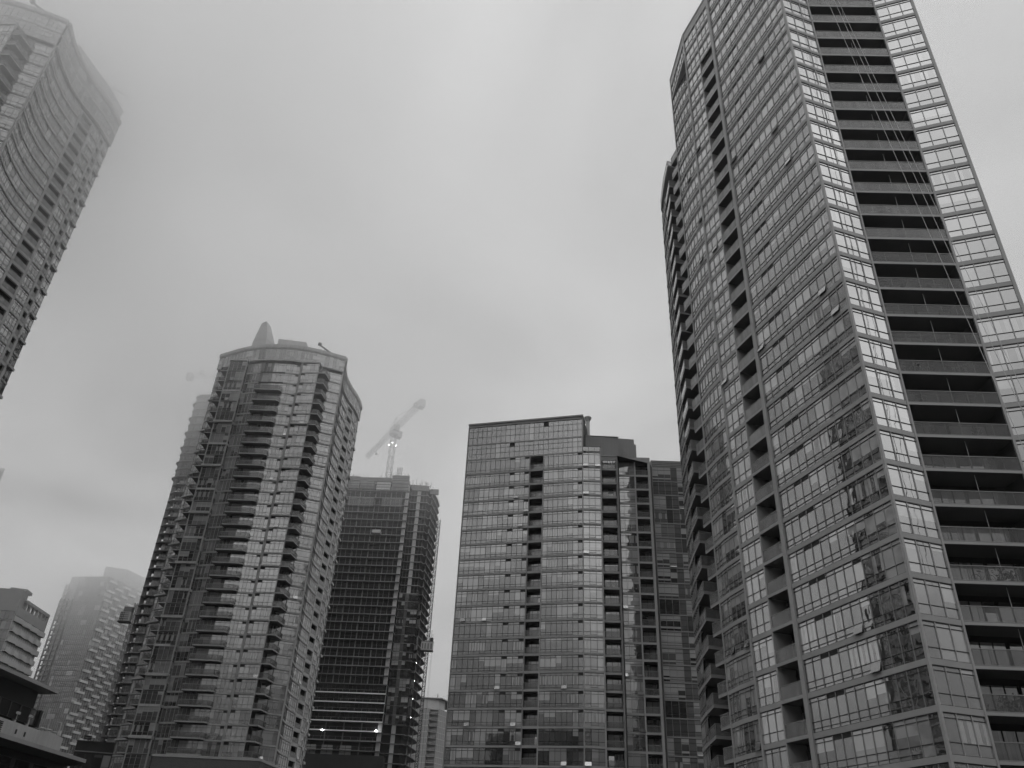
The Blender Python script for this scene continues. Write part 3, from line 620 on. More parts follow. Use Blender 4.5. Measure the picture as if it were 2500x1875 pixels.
# ================================================================ unfinished towers
def guard(r, pts, z, h=1.05, step=1.5, mat='steel_pale'):
    for a, b in zip(pts, pts[1:]):
        l = math.dist(a, b); k = max(1, round(l/step))
        for i in range(k+1):
            p = (a[0]+(b[0]-a[0])*i/k, a[1]+(b[1]-a[1])*i/k); r.bar(p+(z,), p+(z+h,), .025, mat)
        r.bar(a+(z+1.0,), b+(z+1.0,), .018, mat)
t = thing('unfinished_tower', 'unfinished concrete tower with bare floor slabs and a crane on top', 'unfinished tower')
CF, CFH = 113.14, 2.885
poly = [(-72, 283.1), (-36.3, 281.4), (-36.15, 284.8), (-29.4, 284.5), (-29.0, 286.2), (-28.0, 285.2), (-26.6, 294.5), (-26.2, 300.5), (-28, 304), (-72, 308)]
inner = [(-71, 285.6), (-38.6, 284.0), (-38.0, 287.0), (-30.5, 287.2), (-28.8, 300), (-70, 306)]
m = MB(); m.prism(inner, 0, 133, 'core'); m.build('wall', t)
cols = [(-66, 283.9), (-60.5, 283.6), (-54.8, 283.4), (-49, 283.1), (-43.2, 282.8), (-37.1, 282.5), (-33.0, 285.3), (-28.4, 287.5), (-27.6, 294)]
for i, p in enumerate(cols):
    m = MB(); w = .65 if i in (5, 6) else .3
    m.box(p[0]-w*(1 if i in (5, 6) else .6), p[0]+w*(1 if i in (5, 6) else .6), p[1]-.3+(0 if i in (5, 6) else 1.0), p[1]+.5+(0 if i in (5, 6) else 1.0), 0, 131.5 if i < 6 else 130.5, 'concrete_pale' if i in (5, 6) else 'concrete_raw'); m.build('column', t)
for k in range(-37, 7):
    z = CF + CFH*k
    if z < 6: continue
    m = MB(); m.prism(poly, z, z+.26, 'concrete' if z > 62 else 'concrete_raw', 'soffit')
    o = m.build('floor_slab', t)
    r = MB()
    if z > 58:
        guard(r, [(-70, 283.15), (-36.4, 281.5)], z+.24, 1.1, 3.8, 'steel'); guard(r, [(-36.0, 284.9), (-29.5, 284.6)], z+.24, 1.1, 2.2, 'steel'); guard(r, [(-28.05, 285.4), (-26.7, 294.4), (-26.3, 300.4)], z+.24, 1.1, 2.0, 'steel')
        # shoring props stand between the slabs
        for i in range(18): 
            x = -70+i*1.92 + random.uniform(-.3, .3); r.bar((x, 283.6-.049*(x+70)+.0, z+.24), (x, 283.6-.049*(x+70), z+CFH), .05, 'steel_pale')
        for i in range(6): r.bar((-35.8+i*1.15, 285.2, z+.24), (-35.8+i*1.15, 285.2, z+CFH), .03, 'steel_pale')
    elif z > 41:
        r.bx((-70, 283.0), *frame((-70, 283.0), (-36.3, 281.35))[:2], 0 if k != -20 else 6, 33.7, .0, .06, z-.05, z+.30, 'white_band' if z < 56 and z > 43.5 else 'concrete')
        guard(r, [(-70, 283.0), (-36.4, 281.4)], z+.24, 1.0, 2.4)
    else: guard(r, [(-70, 283.0), (-36.4, 281.4)], z+.24, 1.1, 2.2)
    r.build('railing', o)
m2 = []
for k in range(-37, -8):     # glass already hung on the lower floors of the right bay
    z = CF + CFH*k
    if z < 45: continue
    fr, gl = window((-36.1, 284.7), (-29.3, 284.4), z+.3, z+CFH, 6, (.8, 2.1), 'glass_far', vert='frame_dark', tones=(.01, .05), pale=.06, solid=(2,), open_=0); o = fr.build('window', t); gl.build('glazing', o)
    fr, gl = window((-29.2, 286.0), (-27.95, 285.1), z+.3, z+CFH, 2, (.8,), 'glass_far', vert='frame_dark', tones=(.01, .05), open_=0); o = fr.build('window', t); gl.build('glazing', o)
    if z < 58:
        fr, gl = window((-70, 283.5), (-36.5, 281.9), z+.3, z+CFH, 24, (.8,), 'glass_far', vert='frame_dark', tones=(.008, .03), pale=.0, open_=0, rndset=lambda: .5); o = fr.build('window', t); gl.build('glazing', o)
# formwork, guard screens and column starters at the top
def onleft(x, b=0): return (x, 283.1-.0476*(x+72)-b)
for x0, x1 in ((-58.5, -49.2), (-46.0, -38.6)):
    m = MB()
    for i in range(9): m.bar(onleft(x0, .35)+(121.5+i*.4,), onleft(x1, .35)+(121.5+i*.4,), .07, 'steel_pale')
    for i in range(8): x = x0+(x1-x0)*i/7; m.bar(onleft(x, .3)+(121.2,), onleft(x, .3)+(125.2,), .06, 'steel')
    m.build('guard_screen', t)
m = MB(); a = onleft(-72, .6); u, n, l = frame(onleft(-72), onleft(-36.5))
for a0, a1, z0, z1, mt in ((0, 16.8, 131.6, 133.2, 'plank'), (16.8, 28.6, 131.4, 132.9, 'plank'), (28.8, 35.2, 132.0, 134.0, 'plank'), (0, 12.6, 127.9, 131.5, 'concrete_raw'), (17.0, 22.5, 128.3, 131.2, 'concrete_raw'), (23.2, 28.4, 128.0, 131.0, 'concrete_pale'), (12.8, 16.6, 128.3, 131.0, 'concrete_raw'), (29.0, 35.4, 127.8, 131.8, 'concrete_raw')):
    m.bx(onleft(-72), u, n, a0, a1, -.6, .35, z0, z1, mt)
    m.bx(onleft(-72), u, n, a0, a1, .35, .45, z0+(z1-z0)*.3, z0+(z1-z0)*.36, 'soffit'); m.bx(onleft(-72), u, n, a0, a1, .35, .45, z0+(z1-z0)*.65, z0+(z1-z0)*.72, 'soffit')
m.bx((-36, 284.9), *frame((-36, 284.9), (-29.4, 284.6))[:2], 0, 6.6, -.5, .3, 129.6, 131.6, 'plank'); m.bx((-29, 286), (1, 0), (0, -1), 0, 3.2, -.6, .3, 129.0, 131.0, 'plank'); m.build('formwork', t)
m = MB()
for i in range(120):
    x = random.uniform(-60, -28); y = onleft(x)[1] + random.uniform(.5, 4); zt = 133 if x < -37 else 131
    m.bar((x, y, zt), (x+random.uniform(-.15, .15), y, zt+random.choice((.6, 1.0, 1.6, 2.8))*random.uniform(.7, 1.2)), .07, 'steel')
m.build('rebar', t)
m = MB()
for dx2 in (0, .55, 1.1, 1.7): m.bar((-42.4+dx2, 286, 133), (-42.4+dx2, 286, 139.5), .17, 'steel')
for zz in (135, 137, 138.6): m.bar((-42.5, 286, zz), (-40.6, 286, zz), .06, 'steel')
m.build('placing_boom_mast', t)
m = MB(); a = onleft(-47.9); m.bx(a, u, n, 0, 3.0, -1.0, 1.5, 110.4, 110.6, 'plank'); m.bx(a, u, n, 0, 3.0, 1.4, 1.5, 110.6, 111.7, 'panel_pale'); m.bx(a, u, n, 2.9, 3.0, -1.0, 1.4, 110.6, 111.7, 'panel_grey'); m.bx(a, u, n, 0, .1, -1, 1.4, 110.6, 111.7, 'panel_grey'); m.build('loading_platform', t)
m = MB(); a = onleft(-72, 1.2); m.bx(onleft(-72), u, n, 0, 37.5, -2, 1.3, 28, 36.8, 'dark_panel'); m.bx((-36, 283.5), *frame((-34.6, 280.4), (-27.5, 289))[:2], 0, 9, -2, .5, 26, 34.5, 'dark_panel'); m.build('podium_wall', t)
for x in (-58.6, -53.2, -47.3):
    m = MB(); a = onleft(x-1.9, -1.2); m.bx(a, u, n, 0, 3.7, -.05, .05, 37.0, 38.9, 'white_panel'); m.bx(a, u, n, .1, 3.6, -.05, .05, 39.1, 39.8, 'white_panel'); m.bx(a, u, n, 1.8, 1.9, .05, .12, 36.9, 39.9, 'dark_panel'); m.build('tarpaulin', t)
for nm, p in (('first', onleft(-55.3, .3)+(43.9,)), ('second', onleft(-38.1, .3)+(44.4,))):
    m = MB(); m.lathe(p, [(.04, -.2), (.2, -.08), (.22, .0), (.2, .08), (.04, .2)], 'lamp_glow', 10); m.bar(p[:2]+(p[2]-.3,), p[:2]+(p[2]-1.9,), .05, 'steel')
    tag(m.build('work_lamp'), 'glowing work lamp low on the unfinished tower, ' + ('close to the curved tower' if nm == 'first' else 'close to the concrete corner column'), 'work lamp', 'work lamps on the unfinished tower')
m = MB()
for i in range(8): m.lathe((-27.9+i*.02, 285.1, 46.5+CFH*i), [(.02, -.07), (.06, 0), (.02, .07)], 'lamp_glow', 6) if i % 2 else None
m.bar((-27.9, 285.15, 46.0), (-27.75, 285.15, 46.5+CFH*7.5), .015, 'frame_dark')
m.build('floor_lamp_string', t)

# construction hoist beside it
t = thing('construction_hoist', 'tall lattice mast hoist with a cabin, running up the unfinished tower with the crane', 'hoist')
def lattice(m, a, b, w, step, r, mat, side=(1, 0, 0)):
    a, b = Vector(a), Vector(b); d = (b-a); L_ = d.length; d.normalize(); x = Vector(side); x = (x - d*x.dot(d)).normalized(); y = d.cross(x)
    cs = [x*w/2*i + y*w/2*j for i, j in ((-1, -1), (1, -1), (1, 1), (-1, 1))]
    for c in cs: m.bar(a+c, b+c, r*1.25, mat)
    k = max(1, round(L_/step))
    for i in range(k):
        p, q_ = a+d*(L_*i/k), a+d*(L_*(i+1)/k)
        for j in range(4):
            c0, c1 = cs[j], cs[(j+1) % 4]
            m.bar(p+c0, p+c1, r, mat); m.bar(*((p+c0, q_+c1) if (i+j) % 2 else (p+c1, q_+c0)), r, mat)
m = MB(); lattice(m, (-24.4, 283.2, 0), (-24.4, 283.2, 117.6), .95, 1.5, .085, 'frame_dark'); m.build('mast', t)
m = MB()
for z in range(28, 112, 10): m.bar((-24.7, 283.3, z), (-27.2, 287, z), .07, 'steel'); 
m.build('wall_tie', t)
m = MB(); m.box(-26.4, -22.4, 281.2, 282.8, 70.2, 72.9, 'panel_pale'); m.box(-26.5, -22.3, 281.1, 282.9, 69.9, 70.2, 'dark_panel'); m.box(-26.5, -22.3, 281.1, 282.9, 72.9, 73.1, 'steel'); m.box(-23.6, -22.6, 281.4, 282.6, 73.1, 74.4, 'dark_panel')
for x in (-25.9, -25.0, -24.0, -23.0): m.box(x-.25, x+.25, 281.12, 281.19, 70.6, 72.4, 'steel')
cb = m.build('cabin', t)
m = MB(); guard(m, [(-26.3, 281.2), (-22.4, 281.2)], 73.1, 1.1, .9, 'frame_dark'); m.bar((-23.2, 281.9, 73.1), (-23.2, 281.9, 77.0), .06, 'frame_dark'); m.build('railing', cb)
m = MB()
for x in (-22.9, -22.6): m.bar((x, 282.5, 20), (x, 282.5, 76), .03, 'frame_dark')
m.build('cable', t)

# tower cranes
def tower_crane(label, base, zb0, ztop, jdir, jl, cl, lamps=False):
    t = thing('tower_crane', label, 'tower crane'); bx_, by_ = base
    dv = Vector((math.cos(R(jdir)), math.sin(R(jdir)), 0)); sv = Vector((-dv.y, dv.x, 0)); top = Vector((bx_, by_, ztop))
    m = MB(); lattice(m, (bx_, by_, zb0), (bx_, by_, ztop), 1.9, 2.4, .07, 'steel', side=tuple(dv)); m.build('mast', t)
    m = MB(); m.lathe((bx_, by_, ztop), [(1.3, 0), (2.0, .6), (2.0, 1.5), (1.2, 2.0)], 'steel', 14); m.prism([tuple((top+dv*a+sv*b)[:2]) for a, b in ((-2.5, -1.2), (2.2, -1.2), (2.2, 1.2), (-2.5, 1.2))], ztop+2, ztop+4.4, 'steel'); m.build('slewing_ring', t)
    m = MB(); c = top + sv*-2.2 + dv*.5; m.prism([tuple((c+dv*a+sv*b)[:2]) for a, b in ((-1.2, -1.1), (1.4, -1.1), (1.4, 1.0), (-1.2, 1.0))], ztop+.2, ztop+2.8, 'panel_grey'); m.build('cab', t)
    j0 = top+Vector((0, 0, 3.2)); ap = top+Vector((0, 0, 9.0)) - dv*1.0
    m = MB(); lattice(m, j0+dv*1.5, j0+dv*jl, 1.5, 2.2, .055, 'steel', side=tuple(sv)); m.build('jib', t)
    m = MB(); lattice(m, j0-dv*1.5, j0-dv*cl, 1.8, 2.4, .06, 'steel', side=tuple(sv)); e = j0-dv*cl
    m.build('counter_jib', t)
    m = MB()
    for s0 in (0.5, 2.0): 
        p = e+dv*s0; m.prism([tuple((p+dv*a+sv*b)[:2]) for a, b in ((-.55, -1.2), (.55, -1.2), (.55, 1.2), (-.55, 1.2))], p.z-2.2, p.z+1.0, 'concrete')
    p = e+dv*6.5; m.prism([tuple((p+dv*a+sv*b)[:2]) for a, b in ((-1.0, -.8), (1.0, -.8), (1.0, .8), (-1.0, .8))], p.z+.8, p.z+2.4, 'steel'); m.bar(e+Vector((0, 0, .4)), p+Vector((0, 0, .9)), .12, 'steel'); m.build('counterweight', t)
    m = MB()
    for s_ in (-.8, .8): m.bar(j0+sv*s_+dv*1.6, ap, .14, 'steel'); m.bar(j0+sv*s_-dv*2.4, ap, .14, 'steel')
    m.bar(ap, j0+dv*jl*.72, .05, 'steel'); m.bar(ap, j0+dv*jl*.4, .05, 'steel'); m.bar(ap, e+dv*1.5, .06, 'steel'); m.bar(ap, e+dv*5, .05, 'steel'); m.build('apex_frame', t)
    m = MB(); p = j0+dv*jl*.6; m.bar(p, p-Vector((0, 0, 3)), .05, 'steel'); m.lathe((p.x, p.y, p.z-4), [(.1, 0), (.5, .3), (.5, .8), (.1, 1.1)], 'steel', 8); m.build('hook', t)
    if lamps:
        for a, b, dz in ((0, -1.05, -3.6), (-1.5, -.2, -4.2), (1.5, -.6, -4.6)):
            p = top+sv*0+Vector((a, b*1.2, dz)); m = MB(); m.lathe(tuple(p), [(.03, -.13), (.13, -.05), (.15, 0), (.13, .05), (.03, .13)], 'lamp_glow', 8); m.build('lamp', t)
tower_crane('tower crane with its jib pointing away, standing on the unfinished tower beside the curved one', (-47.2, 296.3), 125, 158.5, 119, 31, 27, True)
tower_crane('faint tower crane with hanging counterweights, half lost in fog behind the curved tower', (-121, 306.5), 100, 186.5, -3, 30, 22)

# second unfinished tower behind the curved one
t = thing('unfinished_tower', 'slim unfinished tower with dark balcony slabs and a hoist cabin, behind the curved tower', 'unfinished tower')
BF, BFH = 81.54, 2.9
m = MB(); m.prism([(-110.2, 254.6), (-92, 253.4), (-92, 276), (-110.5, 276)], 0, 148.5, 'core'); m.build('wall', t)
for p in ((-111.9, 254.9), (-106.7, 252.9), (-101, 252.5)):
    m = MB(); m.box(p[0]-.55, p[0]+.55, p[1]-.3, p[1]+.6, 0, 148, 'concrete_raw'); m.build('column', t)
for k in range(-27, 24):
    z = BF+BFH*k
    if z > 150: continue
    hi = k >= 12
    e = 1.1 if (hi and k % 2 == 0) else (.5 if hi else 0)
    pl = [(-112.5-e, 255.2), (-112.3-e*.7, 254.0), (-110.3, 252.35), (-100, 251.5), (-92, 251.0), (-92, 258), (-112.5-e, 258)]
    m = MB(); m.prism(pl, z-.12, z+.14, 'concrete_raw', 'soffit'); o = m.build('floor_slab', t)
    r = MB()
    if z < 68 and z > 38: r.bx((-111.2, 252.9), *frame((-111.2, 252.9), (-100, 251.4))[:2], .3, 11, .05, .12, z-.1, z+.22, 'white_band')
    guard(r, [(-112.2-e, 254.1), (-110.3, 252.4), (-100, 251.5)], z+.14, 1.05, .55 if k < 12 else 1.4, 'steel'); r.build('railing', o)
    if k < 20:
        fr, gl = window((-110.2, 254.1), (-100, 253.4), z+.2, z+BFH-.1, 9, (.9,), 'glass_far', vert='frame_mid', tones=(.01, .06), open_=0); o = fr.build('window', t); gl.build('glazing', o)
m = MB(); u, n, l = frame((-111.9, 253.2), (-92, 250.5)); m.bx((-111.9, 253.2), u, n, 0, l, -.05, .05, 116, 146, 'net'); m.build('safety_net', t)
m = MB(); m.prism([(-111.5, 254.5), (-92, 253), (-92, 276), (-111.8, 276)], 143.2, 148.9, 'concrete_raw'); m.build('formwork', t)
m = MB(); guard(m, [(-112.2, 256), (-112.0, 253.8), (-92, 252.6)], 148.9, 2.2, 2.2, 'steel'); m.build('railing', t)
t = thing('construction_hoist', 'boxy hoist cabin with ribbed sides, hanging on the edge of the slim unfinished tower', 'hoist')
m = MB(); m.box(-116.2, -113.0, 252.4, 254.2, 67.6, 70.4, 'panel_pale'); m.box(-116.4, -112.9, 252.3, 254.3, 67.2, 67.6, 'dark_panel'); m.box(-115.6, -113.1, 252.6, 254.2, 70.4, 72.0, 'steel')
for z in (68.2, 68.8, 69.4, 70.0): m.box(-116.0, -113.4, 252.33, 252.4, z-.06, z+.06, 'dark_panel')
for x in (-116.0, -115.5, -115.0): m.box(x-.05, x+.05, 252.3, 252.36, 67.7, 70.3, 'dark_panel')
m.build('cabin', t)
m = MB(); lattice(m, (-113.3, 255.0, 0), (-113.3, 255.0, 74), .7, 1.5, .05, 'steel'); m.bar((-115.2, 254.2, 20), (-115.2, 254.2, 67.4), .05, 'steel_pale'); m.bar((-114.6, 254.2, 20), (-114.6, 254.2, 67.4), .05, 'steel_pale'); m.build('mast', t)

# ================================================================ far towers
t = thing('residential_tower', 'far hazy tower with pale balcony fronts in a chequered pattern and one smooth side', 'tower')
DE = (-239.8, 492.8); DL = (-265.0, 497.3); DR = along(DE, 70, 62)
m = MB(); m.prism(inset([DL, DE, DR], .3) + [along(DR, 160, 40), along(DL, 70, 62)], 0, 157, 'panel_grey', None); m.build('wall', t)
m = MB(); m.prism([(-248.0, 501), (-236, 505), (-228, 527), (-250, 533)], 156.9, 165.5, 'panel_grey'); m.build('penthouse', t)
m = MB(); DU, DN, dl = frame(DE, DR); LU, LN, ll = frame(DL, DE)
win = MB(); glz = MB(); first = True
for k in range(0, 53):
    z = 1.5 + 2.92*k + .35
    fr, gl = window(along(DL, -10.2, 6.0), DE, z, z+2.75, 16, (.9,), 'glass_far', vert='frame_mid', horiz='frame_dark', mw=.14, tones=(.05, .12), pale=.1, open_=0, rndset=lambda: .5)
    o = fr.build('window', t); gl.build('glazing', o)
    fr, gl = window(DE, DR, z, z+2.75, 34, (), 'glass_far', vert='frame_mid', mw=.2, tones=(.02, .08), pale=.15, open_=0, rndset=lambda: .5)
    win.add(fr); glz.add(gl)
    if k > 10:
        for c in range(5):
            a0 = 1.0 + c*11.6 + (5.8 if k % 2 else 0)
            if a0+6 > dl: continue
            b = MB(); b.bx(DE, DU, DN, a0, a0+5.6, -.2, 1.3, z-.35, z-.15, 'soffit'); b.bx(DE, DU, DN, a0, a0+5.6, 1.2, 1.32, z-.35, z+.95, 'concrete_pale'); b.bx(DE, DU, DN, a0, a0+.12, 0, 1.2, z-.35, z+.95, 'concrete_pale')
            m.add(b) if k < 24 and c > 2 else (b.build('balcony', t) if c < 3 else m.add(b))
if m.f: stuff(m.build('balcony', t))
o = stuff(win.build('window', t)); stuff(glz.build('glazing', o))
m = MB(); sL = (-267.5, 498.0); u, n, l = frame(sL, along(DL, -10.2, 6.0))
for k in range(0, 49):
    z = 1.5+2.92*k; m.bx(sL, u, n, 0, l, -2, .6, z, z+.25, 'concrete_raw'); m.bx(sL, u, n, 0, l, .5, .6, z+.25+(.0), z+.32, 'steel'); m.bx(sL, u, n, .2+1.6*(k % 2), 2.0+1.6*(k % 2), -.4, .3, z+.3, z+1.3, 'concrete_pale')
for a in (0.1, 2.6, 5.2, 8.2): m.bx(sL, u, n, a, a+.35, -.5, .7, 0, 143, 'steel')
m.build('scaffold', t)
m = MB(); lattice(m, (sL[0]+2.2, sL[1]-1.0, 130), (sL[0]+2.2, sL[1]-1.0, 152), 1.8, 1.8, .12, 'steel'); m.build('hoist_mast', t)

t = thing('residential_tower', 'tower with an open pergola frame on its roof and rows of wavy balconies', 'tower')
EE = (-144.5, 246.8); ER = (-145.0, 266.2); EL = (-166, 246.0)
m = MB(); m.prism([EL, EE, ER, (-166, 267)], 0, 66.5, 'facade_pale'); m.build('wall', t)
m = MB(); m.prism([(-150.2, 246.3), (-144.9, 247.2), (-145.2, 251.5), (-166, 251.5), (-166, 246.3)], 66.4, 74.0, 'panel_pale'); m.prism([(-149.4, 248), (-145.0, 249.4), (-145.3, 253.5), (-149.4, 253.5)], 74, 74.9, 'panel_pale'); m.build('penthouse', t)
m = MB(); u, n, l = frame(EE, ER)
m.bx(EE, u, n, 4, l+.2, -1.2, .3, 71.0, 71.9, 'panel_pale')
for a in (4.2, 6.6, 9.2, 11.8, 14.4, 16.8, 19.0): m.bx(EE, u, n, a, a+.7, -.6, .2, 66.4, 71.0, 'panel_pale')
m.bx(EE, u, n, 0, l, -.3, .3, 66.4, 69.0, 'panel_pale'); m.bx(ER, u, n, -.7, .2, -5, .2, 66.4, 71.5, 'panel_pale'); m.build('pergola', t)
for k in range(0, 22):
    z = 66.99 - 2.9*k - 2.4
    if z < 2: continue
    b = MB(); pts = [(0, .4), (3.2, .9), (4.4, .9), (5.2, .4), (8.4, .95), (9.5, .95), (10.4, .4), (13.5, .9), (14.6, .9), (15.4, .4), (18.6, .95), (19.6, .8)]
    if k % 2: pts = [(x, 1.3-y) for x, y in pts]
    P = lambda a, bb: (EE[0]+u[0]*a+n[0]*bb, EE[1]+u[1]*a+n[1]*bb)
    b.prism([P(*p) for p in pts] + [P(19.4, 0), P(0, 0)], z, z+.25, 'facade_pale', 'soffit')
    for p, q_ in zip(pts, pts[1:]):
        pu, pn, plen = frame(P(*p), P(*q_)); b.bx(P(*p), pu, pn, 0, plen, -.08, .03, z+.2, z+1.45, 'facade_pale')
    b.build('balcony', t)
    fr, gl = window(EE, ER, z+.3, z+2.85, 14, (), 'glass_far', vert='frame_mid', tones=(.06, .2), open_=0); o = fr.build('window', t); gl.build('glazing', o)
    fr, gl = window((-158, 246.0), (EE[0]-.2, EE[1]-.05), z+.2, z+2.85, 10, (), 'glass_far', vert='frame_mid', tones=(.3, .4), open_=0, rndset=lambda: .5); o = fr.build('window', t); gl.build('glazing', o)

t = thing('residential_tower', 'small far tower with white floor bands and a slanted roof canopy, beside the hoist mast', 'tower')
FA, FB, FC, FD = (-44.6, 459.6), (-35.4, 458.6), (-30.6, 459.4), (-24.0, 471.0)
m = MB(); m.prism([FA, FB, (-34.6, 460.6), (-30.9, 460.2), FC, FD, (-26, 490), (-45, 490)], 0, 83.2, 'panel_grey'); m.build('wall', t)
m = MB(); m.prism([(-44.6, 459.6), (-35.4, 459.0), (-30.8, 459.8), (-27.8, 466), (-30, 488), (-45, 488)], 83.1, 88.4, 'panel_pale'); m.build('penthouse', t)
m = MB(); m.prism([(-45, 458.4), (-29.2, 458.2), (-24.4, 470.0), (-27, 489), (-45, 489)], 88.4, 88.9, 'panel_grey', 'soffit'); m.bar((-31.8, 462, 88.9), (-31.8, 462, 91.6), .25, 'steel'); m.build('roof', t)
for k in range(0, 28):
    z = 80.5-2.93*k
    if z < 1: continue
    for a, b2, nn, mt in ((FA, FB, 8, 'white_band'), (FC, FD, 7, 'white_band')):
        fr, gl = window(a, b2, z+.3, z+2.93, nn, (), 'glass_far', vert='frame_light', mw=.22, tones=(.02, .12), open_=0)
        u, n, l = frame(a, b2); fr.bx(a, u, n, 0, l, -.2, .14, z, z+.3, 'concrete_pale'); o = fr.build('window', t); gl.build('glazing', o)
    b = MB(); b.prism([FB, FC, (-30.9, 461), (-34.6, 461)], z, z+.22, 'concrete_raw', 'soffit'); o = b.build('balcony', t); r = MB(); rail_run(r, [FB, FC], z+.22, 1.05, 'rail_dim', 'frame_light'); r.build('railing', o)
m = MB(); m.box(-45.6, -44.4, 458.5, 462, 0, 66, 'concrete_pale'); m.build('pier', t)

t = thing('residential_tower', 'grey sliver of a foggy tower at the frame edge above the pergola tower', 'tower')
m = MB(); m.prism([(-262, 331), (-231, 330.0), (-222.1, 332.8), (-236, 352), (-262, 352)], 0, 151.0, 'panel_grey'); m.build('wall', t)
m = MB(); m.prism([(-262, 330.6), (-231, 329.6), (-221.9, 332.6), (-236, 352), (-262, 352)], 151, 152.4, 'panel_pale'); m.build('roof', t)
for k in range(12):
    fr, gl = window((-231, 329.95), (-222.6, 332.8), 112+3*k, 114.6+3*k, 8, (), 'glass_far', open_=0); o = fr.build('window', t); gl.build('glazing', o)

# ================================================================ low buildings along the bottom edge
t = thing('low_building', 'low dark building with wide roof overhangs and a pale panel parapet with louvre', 'building')
k = 2.2; X0 = -45.4
m = MB(); m.prism([(-44.5, 88.4), (-45.8, 30), (-75, 30), (-75, 88.0), (-46.4, 89.0)], 17.05, 17.35, 'spandrel', 'soffit'); m.prism([(-44.6, 88.3), (-45.9, 30), (-74, 30), (-74, 88), (-46.4, 88.9)], 17.35, 17.42, 'frame_mid'); m.build('roof', t)
m = MB(); m.prism([(-46.3, 87.9), (-47.4, 30), (-75, 30), (-75, 87.9)], 0, 17.04, 'dark_panel'); m.build('wall', t)
m = MB(); fr, gl = window((-46.7, 32), (-45.7, 88.4), 13.9, 15.3, 30, (), 'glass_dim', vert='frame_dark', mw=.2, tones=(.01, .05), pale=.05, open_=0); fr.bx((-45.5, 88.3), (1, 0), (0, -1), -3, 0, -.2, .2, 13.8, 15.4, 'dark_panel'); o = fr.build('window', t); gl.build('glazing', o)
m = MB(); m.prism([(-46.9, 30), (-45.1, 88.4), (-44.3, 88.6), (-44.85, 92.9), (-50, 92.9), (-50, 30)], 11.6, 13.55, 'white_panel'); pa = m.build('parapet', t)
m = MB(); u, n, l = frame((-45.45, 77), (-45.1, 88.4)); a = (-45.45, 77)
for i in range(9): m.bx(a, u, n, 3.0, 4.5, .03, .12, 11.9+i*.16, 11.98+i*.16, 'dark_panel')
for s in (1.9, 7.0, 8.6): m.bx(a, u, n, s, s+.22, .02, .06, 12.6, 13.0, 'dark_panel')
m.build('louver', pa)
m = MB(); m.prism([(-40.7, 90.4), (-42.6, 30), (-75, 30), (-75, 94), (-44, 94)], 11.05, 11.38, 'spandrel', 'soffit'); m.build('roof', t)
m = MB(); m.prism([(-43.6, 93), (-45.4, 30), (-74, 30), (-74, 93)], 0, 11.04, 'dark_panel'); m.build('wall', t)
fr, gl = window((-45.3, 34), (-43.55, 92.5), 3, 10.4, 18, (3.2, 5.4), 'glass_dim', vert='frame_dark', mw=.7, tones=(.01, .04), pale=.05, open_=0); o = fr.build('window', t); gl.build('glazing', o)
for p, h in (((-46.0, 84.5), 1.2), ((-45.9, 86.8), 1.3), ((-46.2, 90.6), .7), ((-45.9, 91.4), .7), ((-45.6, 92.2), .6)):
    m = MB(); m.lathe(p+(13.5,), [(.22, 0), (.22, h*.7), (.40, h*.75), (.40, h*.9), (.05, h)], 'steel_pale', 12); m.build('roof_vent', t)
m = MB(); m.bar((-45.8, 91.0, 13.5), (-45.8, 91.0, 15.2), .04, 'steel_pale'); m.bar((-45.4, 92.7, 13.5), (-45.4, 92.7, 15.0), .04, 'steel_pale'); m.bar((-45.4, 92.7, 15.0), (-45.9, 92.6, 15.05), .04, 'steel_pale'); m.build('lamp_pole', t)

t = thing('brick_building', 'low flat-topped dark brick building at the foot of the curved tower', 'building')
m = MB(); m.prism([(-53.1, 140.3), (-36.4, 140.1), (-35.5, 149.5), (-53.2, 150)], 0, 17.7, 'brick'); m.build('wall', t)
m = MB(); m.prism([(-53.2, 140.2), (-36.3, 140.0), (-35.4, 149.5), (-53.3, 150)], 17.7, 18.05, 'spandrel'); m.build('roof', t)
fr, gl = window((-50, 140.22), (-39, 140.08), 4, 14, 9, (3.3, 6.6), 'glass_far', vert='frame_dark', mw=.5, tones=(.01, .05), open_=0); o = fr.build('window', t); gl.build('glazing', o)
t = thing('low_building', 'plain black podium block under the slim unfinished tower, with a sign on it', 'building')
m = MB(); m.prism([(-97.2, 208.4), (-76, 214), (-78, 232), (-100, 230)], 0, 28.0, 'dark_panel'); m.prism([(-97.0, 208.2), (-76, 213.8), (-76, 214.6), (-97, 209.5)], 25.8, 26.0, 'spandrel'); m.build('wall', t)
m = MB(); m.prism([(-97.3, 208.2), (-75.9, 213.9), (-78, 232), (-100.2, 230)], 28.0, 28.2, 'dark_panel'); m.build('roof', t)
fr, gl = window((-96.6, 208.45), (-78, 213.4), 20.5, 25.4, 10, (2.4,), 'glass_dim', vert='frame_dark', mw=.3, tones=(.008, .04), open_=0); o = fr.build('window', t); gl.build('glazing', o)
t = thing('sign_board', 'small black sign board with pale lettering on the roof edge of the black podium', 'sign')
m = MB(); a, b2 = (-96.2, 209.0), (-94.55, 209.45); u, n, l = frame(a, b2); m.bx(a, u, n, 0, l, -.1, .08, 28.45, 29.35, 'dark_panel'); m.bx(a, u, n, .3, .36, -.1, 0, 28.2, 28.45, 'steel'); m.bx(a, u, n, l-.36, l-.3, -.1, 0, 28.2, 28.45, 'steel'); m.build('board', t)
tx = bpy.data.curves.new('lettering', 'FONT'); tx.body = 'cityplace'; tx.size = .36; tx.align_x = 'CENTER'; tx.align_y = 'CENTER'; tx.extrude = .01
tm = bpy.data.objects.new('lettering', tx); COL.objects.link(tm)
